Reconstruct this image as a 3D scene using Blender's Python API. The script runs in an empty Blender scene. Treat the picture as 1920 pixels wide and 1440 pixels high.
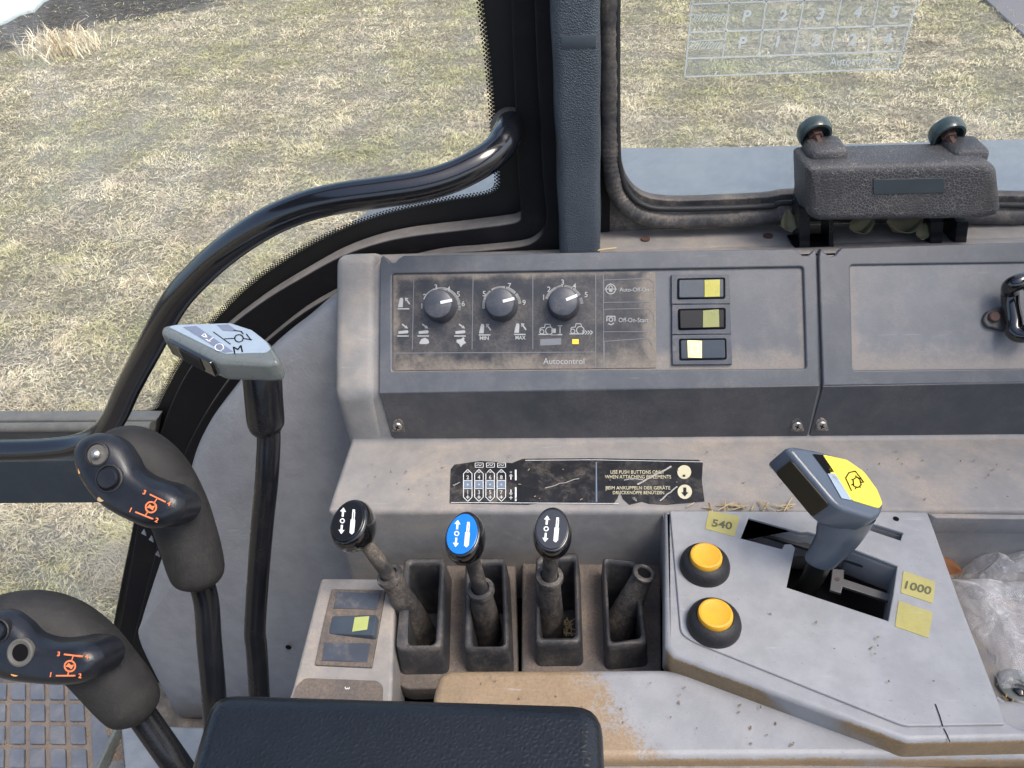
import bpy, bmesh, math, random
import numpy as np
from mathutils import Vector, Matrix

# ------------------------------------------------------------------ camera, world, sun, exposure
scene = bpy.context.scene
COL = scene.collection
H = 2.3                                   # eye height above the field
FPX = 1386.0                              # focal length in photo pixels
RT = Vector((0.9949, 0.0666, -0.0755)).normalized()
BK = Vector((0.0995, -0.766, 0.6346)).normalized()
UP = BK.cross(RT).normalized()
RT = UP.cross(BK).normalized()
FW = -BK
CAM = Vector((0, 0, H))
cam_data = bpy.data.cameras.new('camera')
cam = bpy.data.objects.new('camera', cam_data)
COL.objects.link(cam)
cam.matrix_world = Matrix(((RT.x, UP.x, BK.x, 0), (RT.y, UP.y, BK.y, 0), (RT.z, UP.z, BK.z, H), (0, 0, 0, 1)))
cam_data.sensor_width = 36.0
cam_data.lens = 36.0 * FPX / 1920.0
cam_data.clip_start = 0.02
cam_data.clip_end = 400
scene.camera = cam

world = bpy.data.worlds.new('World')
scene.world = world
world.use_nodes = True
wn = world.node_tree
bg = wn.nodes['Background']
sky = wn.nodes.new('ShaderNodeTexSky')
sky.sky_type = 'NISHITA'
sky.sun_disc = False
SUN_EL, SUN_AZ = math.radians(60), math.radians(112)     # azimuth from +Y towards +X
sky.sun_elevation = SUN_EL
sky.sun_rotation = SUN_AZ
sky.air_density = 1.0
sky.dust_density = 4.0
sky.ozone_density = 1.0
wn.links.new(sky.outputs[0], bg.inputs[0])
bg.inputs[1].default_value = 0.15
sun_data = bpy.data.lights.new('sun', 'SUN')
sun_data.energy = 1.4
sun_data.angle = math.radians(30)
sun_data.color = (1.0, 0.96, 0.9)
sun = bpy.data.objects.new('sun', sun_data)
COL.objects.link(sun)
sd = Vector((math.sin(SUN_AZ) * math.cos(SUN_EL), math.cos(SUN_AZ) * math.cos(SUN_EL), math.sin(SUN_EL)))
sun.rotation_euler = sd.to_track_quat('Z', 'Y').to_euler()
sun.location = (2, 2, 6)
vs = scene.view_settings
vs.view_transform = 'Standard'
vs.look = 'None'
vs.gamma = 1
vs.use_curve_mapping = False
vs.exposure = 1.03

# ------------------------------------------------------------------ projection helpers
def ray(x, y):
    return RT * ((x - 960) / FPX) + UP * ((720 - y) / FPX) + FW
class Pl:
    """a real plane of the cab (heights relative to the eye)"""
    def __init__(s, o, n, xd=(1, 0, 0)):
        s.o = Vector((o[0], o[1], o[2] + H)); s.n = Vector(n).normalized()
        xd = Vector(xd)
        s.u = (xd - s.n * xd.dot(s.n)).normalized(); s.v = s.n.cross(s.u)
    def w(s, x, y, off=0.0):
        r = ray(x, y)
        t = (s.o + s.n * off - CAM).dot(s.n) / r.dot(s.n)
        return CAM + r * t
    def l(s, x, y, off=0.0):
        p = s.w(x, y, off) - s.o
        return (p.dot(s.u), p.dot(s.v))
    def at(s, a, b, h=0.0):
        return s.o + s.u * a + s.v * b + s.n * h
    def mat(s, off=0.0):
        o = s.o + s.n * off
        return Matrix(((s.u.x, s.v.x, s.n.x, o.x), (s.u.y, s.v.y, s.n.y, o.y), (s.u.z, s.v.z, s.n.z, o.z), (0, 0, 0, 1)))
    def shift(s, off):
        q = Pl.__new__(Pl); q.o = s.o + s.n * off; q.n = s.n; q.u = s.u; q.v = s.v
        return q
def PD(x, y, d):
    return CAM + ray(x, y) * d
def proj(p):
    q = p - CAM
    d = q.dot(FW)
    return (960 + q.dot(RT) / d * FPX, 720 - q.dot(UP) / d * FPX, d)
def zpl(z): return Pl((0, 0, z), (0, 0, 1))
def ypl(y): return Pl((0, y, 0), (0, -1, 0))

PF = Pl((0, .531, -.446), (0, -.719, .695))      # sloping control faces
PS = ypl(.531)                                   # skirts under them
ZL = -.509                                       # ledge
PLg = zpl(ZL)

# ------------------------------------------------------------------ materials
MATS = {}
def new_mat(name):
    m = bpy.data.materials.new(name); m.use_nodes = True
    nt = m.node_tree
    b = nt.nodes['Principled BSDF']
    MATS[name] = m
    return m, nt, b
def node(nt, t, **kw):
    n = nt.nodes.new(t)
    for k, v in kw.items():
        setattr(n, k, v)
    return n
def L(nt, a, b): nt.links.new(a, b)
def noise(nt, scale, detail=4, rough=.6, vec=None, dist=0.0):
    n = node(nt, 'ShaderNodeTexNoise')
    n.inputs['Scale'].default_value = scale; n.inputs['Detail'].default_value = detail
    n.inputs['Roughness'].default_value = rough; n.inputs['Distortion'].default_value = dist
    if vec is not None: L(nt, vec, n.inputs['Vector'])
    return n.outputs['Fac']
def ramp(nt, fac, a, b, smooth=True):
    r = node(nt, 'ShaderNodeMapRange')
    if smooth: r.interpolation_type = 'SMOOTHSTEP'
    r.inputs['From Min'].default_value = a; r.inputs['From Max'].default_value = b
    L(nt, fac, r.inputs['Value'])
    return r.outputs['Result']
def mth(nt, op, a, b=None):
    n = node(nt, 'ShaderNodeMath', operation=op)
    for i, v in enumerate((a, b)):
        if v is None: continue
        if isinstance(v, (int, float)): n.inputs[i].default_value = v
        else: L(nt, v, n.inputs[i])
    return n.outputs[0]
def mix(nt, f, a, b):
    n = node(nt, 'ShaderNodeMix', data_type='RGBA')
    if isinstance(f, (int, float)): n.inputs[0].default_value = f
    else: L(nt, f, n.inputs[0])
    for i, v in ((6, a), (7, b)):
        if isinstance(v, tuple): n.inputs[i].default_value = (v[0], v[1], v[2], 1)
        else: L(nt, v, n.inputs[i])
    return n.outputs[2]
def bump(nt, b, h, strength, dist=.001):
    n = node(nt, 'ShaderNodeBump')
    n.inputs['Strength'].default_value = strength; n.inputs['Distance'].default_value = dist
    L(nt, h, n.inputs['Height']); L(nt, n.outputs[0], b.inputs['Normal'])
def objco(nt):
    return node(nt, 'ShaderNodeTexCoord').outputs['Object']

DUST = (.335, .28, .225)
def plastic(name, base, dust=.3, dcol=DUST, rough=.5, up=0.0, grain=.25, gscale=900, scuff=.25, scale=9, spec=.5,
            coat=0.0, tan=None, lo=.42, hi=.68, rect=None):
    """worn cab plastic: base, blotchy dust, fine specks, scuffs and moulded grain"""
    m, nt, b = new_mat(name)
    co = objco(nt)
    n1 = noise(nt, scale, 12, .74, co, .5)
    n2 = noise(nt, 420, 4, .75, co)
    n3 = noise(nt, 38, 5, .7, co)
    dm = mth(nt, 'MULTIPLY', ramp(nt, mth(nt, 'ADD', mth(nt, 'MULTIPLY', n1, .7), mth(nt, 'MULTIPLY', n3, .3)), lo, hi), dust)
    dm = mth(nt, 'MULTIPLY', dm, mth(nt, 'ADD', mth(nt, 'MULTIPLY', ramp(nt, n2, .34, .66), 1.1), .4))
    if up:
        g = node(nt, 'ShaderNodeNewGeometry'); s = node(nt, 'ShaderNodeSeparateXYZ'); L(nt, g.outputs['Normal'], s.inputs[0])
        u = ramp(nt, s.outputs['Z'], .35, .98)
        dm = mth(nt, 'ADD', dm, mth(nt, 'MULTIPLY', mth(nt, 'MULTIPLY', u, up), mth(nt, 'ADD', n3, .35)))
    if rect:
        # dust lying along the inside edges of a framed recess (x0, x1, z0, z1)
        s = node(nt, 'ShaderNodeSeparateXYZ'); L(nt, co, s.inputs[0])
        d1 = mth(nt, 'SUBTRACT', s.outputs['X'], rect[0]); d2 = mth(nt, 'SUBTRACT', rect[1], s.outputs['X'])
        d3 = mth(nt, 'SUBTRACT', s.outputs['Z'], rect[2] + H); d4 = mth(nt, 'SUBTRACT', rect[3] + H, s.outputs['Z'])
        d4 = mth(nt, 'MULTIPLY', d4, 1.6); d3 = mth(nt, 'MULTIPLY', d3, .7)
        dd = mth(nt, 'MINIMUM', mth(nt, 'MINIMUM', d1, d2), mth(nt, 'MINIMUM', d3, d4))
        dd = mth(nt, 'SUBTRACT', dd, mth(nt, 'MULTIPLY', mth(nt, 'SUBTRACT', n3, .42), .022))
        dd = mth(nt, 'SUBTRACT', dd, mth(nt, 'MULTIPLY', mth(nt, 'SUBTRACT', n1, .5), .02))
        e = mth(nt, 'MULTIPLY', ramp(nt, dd, .010, -.003), mth(nt, 'ADD', mth(nt, 'MULTIPLY', n2, .9), rect[4]))
        dm = mth(nt, 'MAXIMUM', dm, e)
    dmc = node(nt, 'ShaderNodeClamp'); L(nt, dm, dmc.inputs[0]); dm = dmc.outputs[0]
    dark = tuple(c * .9 for c in base); light = tuple(min(1, c * 1.09) for c in base)
    c0 = mix(nt, ramp(nt, n3, .3, .7), dark, light)
    if tan:
        tcol, tf = tan
        c0 = mix(nt, tf(nt, co), c0, mix(nt, ramp(nt, mth(nt, 'ADD', mth(nt, 'MULTIPLY', n1, .6), mth(nt, 'MULTIPLY', n2, .4)), .35, .65), tuple(c * .78 for c in tcol), tuple(min(1, c * 1.25) for c in tcol)))
    c1 = mix(nt, dm, c0, dcol)
    # pale scratches
    w = node(nt, 'ShaderNodeMapping'); w.inputs['Rotation'].default_value = (.3, .5, .7); w.inputs['Scale'].default_value = (6, 90, 6)
    L(nt, co, w.inputs[0])
    sc = mth(nt, 'MULTIPLY', ramp(nt, noise(nt, 3, 3, .6, w.outputs[0]), .66, .74), scuff)
    c2 = mix(nt, sc, c1, tuple(min(.7, c * 1.9 + .03) for c in base))
    sp = mth(nt, 'MULTIPLY', ramp(nt, noise(nt, 420, 1, .5, co), .72, .78), .35 if scuff else 0)
    c3 = mix(nt, sp, c2, tuple(c * .35 for c in base))
    L(nt, c3, b.inputs['Base Color'])
    r = mth(nt, 'ADD', mth(nt, 'MULTIPLY', dm, .35), mth(nt, 'ADD', mth(nt, 'MULTIPLY', n3, .16), rough - .08))
    L(nt, r, b.inputs['Roughness'])
    b.inputs['Specular IOR Level'].default_value = spec
    if coat:
        b.inputs['Coat Weight'].default_value = coat; b.inputs['Coat Roughness'].default_value = .08
    if grain:
        g1 = noise(nt, gscale, 2, .5, co)
        bump(nt, b, mth(nt, 'ADD', g1, mth(nt, 'MULTIPLY', n3, .35)), grain, .0008)
    return m
def tan_lip(nt, co):
    """tan undercoat: the whole left end of the shelf up to a ragged slanted line, and the front edge"""
    s = node(nt, 'ShaderNodeSeparateXYZ'); L(nt, co, s.inputs[0])
    n = noise(nt, 30, 8, .8, co, .3); n2 = noise(nt, 420, 4, .75, co)
    nn = mth(nt, 'ADD', mth(nt, 'MULTIPLY', mth(nt, 'SUBTRACT', n, .5), .09), mth(nt, 'MULTIPLY', mth(nt, 'SUBTRACT', n2, .5), .075))
    f = mth(nt, 'ADD', mth(nt, 'ADD', s.outputs['X'], mth(nt, 'MULTIPLY', mth(nt, 'SUBTRACT', s.outputs['Y'], TANY), .72)), nn)
    a = ramp(nt, f, TANX + .011, TANX - .010)
    return mth(nt, 'MAXIMUM', mth(nt, 'MULTIPLY', a, .95), edge_tan(nt, co))
def edge_tan(nt, co):
    """paint rubbed through along rounded edges that face the driver"""
    g = node(nt, 'ShaderNodeNewGeometry'); s = node(nt, 'ShaderNodeSeparateXYZ'); L(nt, g.outputs['Normal'], s.inputs[0])
    n = noise(nt, 55, 7, .8, co, .3); nb = noise(nt, 9, 3, .5, co)
    n3 = noise(nt, 300, 3, .7, co)
    zz = mth(nt, 'ADD', mth(nt, 'ADD', s.outputs['Z'], mth(nt, 'MULTIPLY', mth(nt, 'SUBTRACT', n, .5), .9)), mth(nt, 'MULTIPLY', mth(nt, 'SUBTRACT', n3, .5), .6))
    e = mth(nt, 'MULTIPLY', ramp(nt, s.outputs['Y'], -.25, -.5), ramp(nt, zz, .62, .40))
    sp = node(nt, 'ShaderNodeSeparateXYZ'); L(nt, co, sp.inputs[0])
    e = mth(nt, 'MULTIPLY', e, ramp(nt, sp.outputs['Y'], .345, .335))
    return mth(nt, 'MULTIPLY', e, ramp(nt, nb, .34, .42))
def simple(name, base, rough=.5, metal=0.0, coat=0.0, spec=.5, emit=None, bmp=None):
    m, nt, b = new_mat(name)
    co = objco(nt)
    n = noise(nt, 60, 4, .65, co)
    c = mix(nt, n, tuple(x * .82 for x in base), tuple(min(1, x * 1.12) for x in base))
    L(nt, c, b.inputs['Base Color'])
    L(nt, mth(nt, 'ADD', mth(nt, 'MULTIPLY', n, .2), rough - .1), b.inputs['Roughness'])
    b.inputs['Metallic'].default_value = metal
    b.inputs['Coat Weight'].default_value = coat; b.inputs['Coat Roughness'].default_value = .05
    b.inputs['Specular IOR Level'].default_value = spec
    if emit:
        b.inputs['Emission Color'].default_value = (*emit[0], 1); b.inputs['Emission Strength'].default_value = emit[1]
    if bmp: bump(nt, b, noise(nt, bmp[0], 3, .6, co), bmp[1], .001)
    return m
def leather(name, base, crack, vscale=420, rough=.5, amt=.6, strength=.6, dust=.0, wid=.08):
    m, nt, b = new_mat(name)
    co = objco(nt)
    warp = node(nt, 'ShaderNodeVectorMath', operation='ADD')
    nn = node(nt, 'ShaderNodeTexNoise'); nn.inputs['Scale'].default_value = vscale * .5; L(nt, co, nn.inputs['Vector'])
    vm = node(nt, 'ShaderNodeVectorMath', operation='SCALE'); vm.inputs['Scale'].default_value = .6 / vscale
    L(nt, nn.outputs['Color'], vm.inputs[0]); L(nt, co, warp.inputs[0]); L(nt, vm.outputs[0], warp.inputs[1])
    v = node(nt, 'ShaderNodeTexVoronoi', feature='DISTANCE_TO_EDGE'); v.inputs['Scale'].default_value = vscale
    L(nt, warp.outputs[0], v.inputs['Vector'])
    cr = ramp(nt, v.outputs['Distance'], wid, .0)
    big = noise(nt, 18, 4, .6, co)
    f = mth(nt, 'MULTIPLY', cr, mth(nt, 'MULTIPLY', ramp(nt, big, .3, .6), amt))
    c = mix(nt, big, tuple(x * .75 for x in base), tuple(x * 1.2 for x in base))
    c = mix(nt, mth(nt, 'MULTIPLY', ramp(nt, noise(nt, 30, 5, .7, co), .45, .75), dust), c, DUST)
    L(nt, mix(nt, f, c, crack), b.inputs['Base Color'])
    b.inputs['Roughness'].default_value = rough
    bump(nt, b, mth(nt, 'SUBTRACT', 1.0, cr), strength, .0006)
    return m

M_CONS = plastic('console grey plastic', (.215, .217, .22), dust=.55, rough=.5, up=.22, scale=11, lo=.44, hi=.66, dcol=(.38, .315, .25))
M_PTO = plastic('cover plate pale plastic', (.30, .305, .312), dust=.24, rough=.45, scuff=.25, scale=16, lo=.5, hi=.75, gscale=1500, grain=.12)
M_HOOD = plastic('hood blue grey plastic', (.082, .091, .105), dust=.16, rough=.4, grain=.15, scuff=.3, scale=14, lo=.46, hi=.7)
M_HOOD2 = plastic('recess grey plastic', (.105, .113, .127), dust=.2, rough=.42, grain=.15, scuff=.2, scale=13, lo=.44, hi=.7, rect=(-.187, .200, -.4315, -.3635, .05))
M_HOOD3 = plastic('blank recess grey plastic', (.145, .154, .168), dust=.3, rough=.42, grain=.15, scuff=.25, scale=13, lo=.42, hi=.7, rect=(.2395, .9, -.4315, -.3635, .05))
M_FACE = plastic('dusty dial film', (.022, .025, .031), dust=.3, rough=.38, grain=.0, scuff=.15, scale=34, lo=.40, hi=.72, rect=(-.186, .0595, -.4315, -.3645, .12), dcol=(.30, .255, .205))
M_HOODSHADE = plastic('hood plastic shaded', (.058, .063, .073), dust=.14, rough=.4, grain=.15, scuff=.4, scale=8)  # hood plastic again, darker: the skirt's shade is put into its colour
M_BASE = plastic('dusty black base', (.05, .05, .055), dust=.45, rough=.6, up=.14, scuff=0, scale=24, lo=.3, hi=.62, dcol=(.235, .18, .135))
M_POCK = plastic('pocket black plastic', (.03, .033, .04), dust=.3, rough=.45, up=.06, scuff=.1, scale=30, lo=.42, hi=.7)
M_SLEEVE = plastic('sleeve rubber', (.025, .026, .03), dust=.36, rough=.5, scuff=0, scale=36, lo=.38, hi=.62)
M_BLACK = plastic('black painted metal', (.007, .008, .011), dust=.02, rough=.25, grain=.05, scuff=.06, scale=14, coat=.12, spec=.35)
M_SEALBAND = plastic('black door trim', (.009, .009, .011), dust=.05, rough=.6, up=.7, spec=.2, scuff=.06, scale=18, lo=.5, hi=.8, dcol=(.33, .30, .27))
M_GLOSS = simple('gloss black', (.006, .006, .007), .14, coat=1.0)
M_GRIP = plastic('grip soft rubber', (.019, .0185, .0185), dust=.05, spec=.3, dcol=(.3, .28, .26), rough=.62, grain=.4, gscale=1400, scuff=0, scale=22)
M_JFACE = plastic('joystick face plastic', (.009, .011, .016), dust=.02, spec=.4, rough=.3, grain=.25, gscale=1600, scuff=.05, scale=16, coat=.15)
M_COVER = plastic('wheel cover vinyl', (.245, .25, .262), dust=.3, rough=.48, grain=.7, gscale=330, scuff=.1, scale=6, lo=.5, hi=.8)
M_RUB = simple('black rubber', (.014, .014, .016), .55, bmp=(500, .4))
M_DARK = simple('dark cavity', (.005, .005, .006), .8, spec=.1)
M_FRIT = simple('black glass print', (.004, .004, .005), .5)
M_PRINT = simple('pale print', (.36, .37, .37), .5)
M_WORN = simple('worn white print', (.45, .46, .45), .6)
M_PRINTDIM = simple('dim print', (.16, .17, .19), .5)
M_WHITE = simple('white print', (.75, .78, .78), .5)
M_ORANGE = simple('orange print', (.75, .2, .07), .5)
M_TANSPOT = simple('worn tan paint', (.30, .17, .06), .6)
M_YELLOW = plastic('yellow button plastic', (.74, .38, .02), dust=.35, rough=.5, grain=0, scuff=.1, scale=70, dcol=(.45, .30, .10))
M_YTAG = plastic('yellow tag film', (.42, .37, .11), dust=.45, rough=.4, grain=.2, scuff=.3, scale=60, dcol=(.40, .38, .26))
M_YLABEL = simple('bright yellow label', (.76, .62, .03), .3, coat=.5)
M_OLIVE = simple('olive lens', (.21, .23, .045), .3, coat=.5)
M_OLIVE2 = simple('bright olive lens', (.40, .37, .015), .3, coat=.5)
M_LIT = simple('lit switch lens', (.8, .7, .3), .4, emit=((1, .8, .3), .45))
M_AMBER = simple('amber indicator', (.9, .45, .03), .4, emit=((1, .5, .05), .35))
M_BLUE = simple('blue knob cap', (.0, .17, .62), .15, coat=1.0)
M_STEEL = simple('screw steel', (.45, .44, .42), .35, metal=.9)
M_METAL = simple('worn bare metal', (.13, .125, .12), .5, metal=.4)
M_RUST = simple('rusty bolt', (.085, .045, .035), .7, bmp=(400, .6))
M_LEVG = simple('grey green lever plastic', (.125, .14, .135), .28, coat=.5)
M_PTOH = simple('slate lever plastic', (.07, .09, .12), .33, coat=.25, bmp=(700, .15))
M_LABELPALE = simple('pale label film', (.30, .37, .44), .2, coat=.8)
M_LABELDK = simple('dark label film', (.16, .18, .25), .2, coat=.8)
M_CHAFF = simple('grey brown chaff', (.24, .18, .12), .8)
M_BAR = simple('glossy black bar paint', (.006, .007, .01), .2, coat=.7)
M_STRAW = simple('dry straw', (.5, .38, .2), .7)
M_LEAF = simple('dry leaf', (.17, .15, .085), .7)
M_LEAFB = simple('brown leaf', (.28, .12, .05), .7)
M_PAD = leather('pillar padding', (.046, .06, .078), (.09, .11, .13), 520, .5, .5, .7, wid=.3)
M_ARM = leather('armrest vinyl', (.006, .008, .011), (.012, .015, .02), 330, .3, .3, .22, wid=.5)
M_LATCH = leather('crackled latch cover', (.052, .052, .056), (.23, .22, .215), 400, .5, .75, .7, dust=.12, wid=.12)
M_MAT = plastic('mat rubber', (.105, .12, .15), dust=.3, rough=.5, scuff=.2, scale=20)
M_MATLOW = plastic('mat dirt', (.15, .13, .12), dust=.5, rough=.8, scuff=0, scale=40, dcol=(.25, .2, .165))
M_RUBW = plastic('weathered window rubber', (.035, .037, .042), dust=.6, rough=.6, scuff=.1, scale=30, up=.2, lo=.4, hi=.75)
M_FEND = plastic('fender painted metal', (.205, .222, .255), dust=.08, rough=.42, grain=.0, scuff=.12, scale=4)
M_RAIL = plastic('door rail paint', (.12, .125, .12), dust=.2, rough=.35, grain=0, scuff=.2, scale=9)
M_RAILD = plastic('door panel blue black', (.03, .045, .06), dust=.06, rough=.45, grain=.2, scuff=.1, scale=9)
M_DECAL = plastic('scuffed black decal', (.014, .015, .018), dust=.35, rough=.4, grain=.1, scuff=.9, scale=42, lo=.46, hi=.68)

def mk_glass():
    m, nt, b = new_mat('window glass')
    out = nt.nodes['Material Output']
    nt.nodes.remove(b)
    t = node(nt, 'ShaderNodeBsdfTransparent'); t.inputs[0].default_value = (.95, .98, .96, 1)
    g = node(nt, 'ShaderNodeBsdfGlossy'); g.inputs['Roughness'].default_value = .03
    d = node(nt, 'ShaderNodeBsdfDiffuse'); d.inputs[0].default_value = (.8, .82, .85, 1)
    lwn = node(nt, 'ShaderNodeLayerWeight'); lwn.inputs['Blend'].default_value = .5
    pw = mth(nt, 'POWER', lwn.outputs['Facing'], 4.0); lwo = mth(nt, 'ADD', mth(nt, 'MULTIPLY', pw, .5), .025)
    m1 = node(nt, 'ShaderNodeMixShader'); L(nt, lwo, m1.inputs[0]); L(nt, t.outputs[0], m1.inputs[1]); L(nt, g.outputs[0], m1.inputs[2])
    m2 = node(nt, 'ShaderNodeMixShader')
    co = objco(nt)
    L(nt, mth(nt, 'ADD', mth(nt, 'MULTIPLY', ramp(nt, noise(nt, 7, 7, .7, co, 1.2), .4, .75), .13), .03), m2.inputs[0])
    L(nt, m1.outputs[0], m2.inputs[1]); L(nt, d.outputs[0], m2.inputs[2])
    L(nt, m2.outputs[0], out.inputs[0])
    return m
M_GLASS = mk_glass()
def mk_film(name, col, dens, rough=.3):
    m, nt, b = new_mat(name)
    out = nt.nodes['Material Output']
    t = node(nt, 'ShaderNodeBsdfTransparent')
    b.inputs['Base Color'].default_value = (*col, 1); b.inputs['Roughness'].default_value = rough
    mx = node(nt, 'ShaderNodeMixShader')
    co = objco(nt)
    n = noise(nt, 25, 5, .7, co, 1.0)
    L(nt, mth(nt, 'ADD', mth(nt, 'MULTIPLY', n, dens * .8), dens * .6), mx.inputs[0])
    L(nt, t.outputs[0], mx.inputs[1]); L(nt, b.outputs[0], mx.inputs[2]); L(nt, mx.outputs[0], out.inputs[0])
    bump(nt, b, noise(nt, 60, 5, .7, co, 1.5), .6, .003)
    return m
def mk_ink():
    m, nt, b = new_mat('translucent white ink'); out = nt.nodes['Material Output']
    b.inputs['Base Color'].default_value = (.9, .93, .92, 1); b.inputs['Roughness'].default_value = .5
    t = node(nt, 'ShaderNodeBsdfTranslucent'); t.inputs[0].default_value = (.9, .94, .94, 1)
    mx = node(nt, 'ShaderNodeMixShader'); mx.inputs[0].default_value = .3
    L(nt, b.outputs[0], mx.inputs[1]); L(nt, t.outputs[0], mx.inputs[2]); L(nt, mx.outputs[0], out.inputs[0])
    return m
M_INK = mk_ink()
M_FILM = mk_film('faint decal film', (.5, .6, .6), .16)
def mk_bag():
    m, nt, b = new_mat('clear plastic bag')
    out = nt.nodes['Material Output']; co = objco(nt)
    b.inputs['Base Color'].default_value = (.78, .78, .79, 1); b.inputs['Roughness'].default_value = .16
    b.inputs['Specular IOR Level'].default_value = .8
    t = node(nt, 'ShaderNodeBsdfTransparent'); lw = node(nt, 'ShaderNodeLayerWeight'); lw.inputs['Blend'].default_value = .5
    f = mth(nt, 'ADD', mth(nt, 'MULTIPLY', mth(nt, 'POWER', lw.outputs['Facing'], 1.6), .75), .20)
    f = mth(nt, 'ADD', f, mth(nt, 'MULTIPLY', ramp(nt, noise(nt, 70, 6, .7, co, 2.5), .5, .75), .25))
    mx = node(nt, 'ShaderNodeMixShader'); L(nt, f, mx.inputs[0]); L(nt, t.outputs[0], mx.inputs[1]); L(nt, b.outputs[0], mx.inputs[2]); L(nt, mx.outputs[0], out.inputs[0])
    w = node(nt, 'ShaderNodeTexVoronoi', feature='DISTANCE_TO_EDGE'); w.inputs['Scale'].default_value = 42
    wv = node(nt, 'ShaderNodeVectorMath', operation='ADD'); nn = node(nt, 'ShaderNodeTexNoise'); nn.inputs['Scale'].default_value = 40; L(nt, co, nn.inputs['Vector'])
    sc = node(nt, 'ShaderNodeVectorMath', operation='SCALE'); sc.inputs['Scale'].default_value = .03; L(nt, nn.outputs['Color'], sc.inputs[0])
    L(nt, co, wv.inputs[0]); L(nt, sc.outputs[0], wv.inputs[1]); L(nt, wv.outputs[0], w.inputs['Vector'])
    bump(nt, b, mth(nt, 'ADD', ramp(nt, w.outputs['Distance'], 0, .25, False), mth(nt, 'MULTIPLY', noise(nt, 180, 4, .7, co, 2), .2)), .5, .0035)
    return m
M_BAG = mk_bag()

# ------------------------------------------------------------------ object helpers
def link(name, mesh, mat, parent=None):
    o = bpy.data.objects.new(name, mesh); COL.objects.link(o)
    if mat is not None and not mesh.materials: mesh.materials.append(mat)
    if parent is not None:
        o.parent = parent
        if parent.type == 'EMPTY': o.matrix_parent_inverse = Matrix.Translation(-parent.location)
    return o
def thing(name, label, cat, loc, group=None):
    o = bpy.data.objects.new(name, None); COL.objects.link(o)
    o.location = loc; o.empty_display_size = .02
    o['label'] = label; o['category'] = cat
    if group: o['group'] = group
    return o
def tag(o, label, cat, group=None, kind=None):
    o['label'] = label; o['category'] = cat
    if group: o['group'] = group
    if kind: o['kind'] = kind
    return o
def finish(me, ang=35):
    me.shade_smooth()
    me.set_sharp_from_angle(angle=math.radians(ang))
    return me
def rounded(pts, r, seg=4):
    """round the corners of a 2-D polygon; r a number or one per corner"""
    n = len(pts); out = []
    for i in range(n):
        p = Vector(pts[i]); a = Vector(pts[i - 1]); c = Vector(pts[(i + 1) % n])
        rr = r[i] if isinstance(r, (list, tuple)) else r
        if rr <= 0: out.append(tuple(p)); continue
        da, dc = (a - p), (c - p)
        k = min(rr, da.length * .45, dc.length * .45)
        A = p + da.normalized() * k; B = p + dc.normalized() * k
        for s in range(seg + 1):
            t = s / seg
            q = A * (1 - t) ** 2 + p * 2 * t * (1 - t) + B * t * t
            out.append((q.x, q.y))
    return out
def catmull(pts, k=6, closed=False):
    P = [Vector(p) for p in pts]; n = len(P); out = []
    rng = range(n if closed else n - 1)
    for i in rng:
        p0 = P[(i - 1) % n] if (closed or i > 0) else P[0] * 2 - P[1]
        p1 = P[i]; p2 = P[(i + 1) % n]
        p3 = P[(i + 2) % n] if (closed or i + 2 < n) else P[-1] * 2 - P[-2]
        for s in range(k):
            t = s / k
            out.append(.5 * ((2 * p1) + (p2 - p0) * t + (2 * p0 - 5 * p1 + 4 * p2 - p3) * t * t + (3 * p1 - p0 - 3 * p2 + p3) * t ** 3))
    if not closed: out.append(P[-1])
    return out
def plate_local(name, outer, holes, M, thick, bevel, mat, parent, res=2):
    """solid sheet whose top lies on the local plane; outlines in metres, in-plane"""
    cu = bpy.data.curves.new(name, 'CURVE'); cu.dimensions = '2D'; cu.fill_mode = 'BOTH'
    for poly in [outer] + list(holes):
        s = cu.splines.new('POLY'); s.points.add(len(poly) - 1)
        for i, p in enumerate(poly): s.points[i].co = (p[0], p[1], 0, 1)
        s.use_cyclic_u = True
    cu.extrude = max(1e-5, thick / 2 - bevel); cu.bevel_depth = bevel; cu.bevel_resolution = res; cu.offset = -bevel
    tmp = bpy.data.objects.new('tmp', cu)
    me = bpy.data.meshes.new_from_object(tmp)
    bpy.data.objects.remove(tmp); bpy.data.curves.remove(cu)
    me.transform(M @ Matrix.Translation((0, 0, -thick / 2)))
    me.name = name
    finish(me, 50)
    return link(name, me, mat, parent)
def plate(name, outer, pl, thick, mat, parent=None, holes=(), bevel=.0008, off=0.0, r=0, hr=0, res=2, smooth=0):
    """outer/holes traced on the real plane pl (photo pixels -> metres on that plane)"""
    q = pl.shift(off)
    f = lambda ps: [q.l(*p) for p in ps]
    o = f(outer)
    if smooth: o = [tuple(v) for v in catmull(o, smooth, True)]
    if r: o = rounded(o, r, 5)
    hs = [f(h) for h in holes]
    if hr: hs = [rounded(h, hr) for h in hs]
    return plate_local(name, o, hs, q.mat(), thick, bevel, mat, parent, res)
def mesh_from(name, verts, faces, mat, parent=None, ang=35, smooth=True):
    me = bpy.data.meshes.new(name)
    me.from_pydata([tuple(v) for v in verts], [], faces)
    me.validate()
    bm = bmesh.new(); bm.from_mesh(me)
    bmesh.ops.recalc_face_normals(bm, faces=bm.faces)
    bm.to_mesh(me); bm.free()
    if smooth: finish(me, ang)
    return link(name, me, mat, parent)
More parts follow.
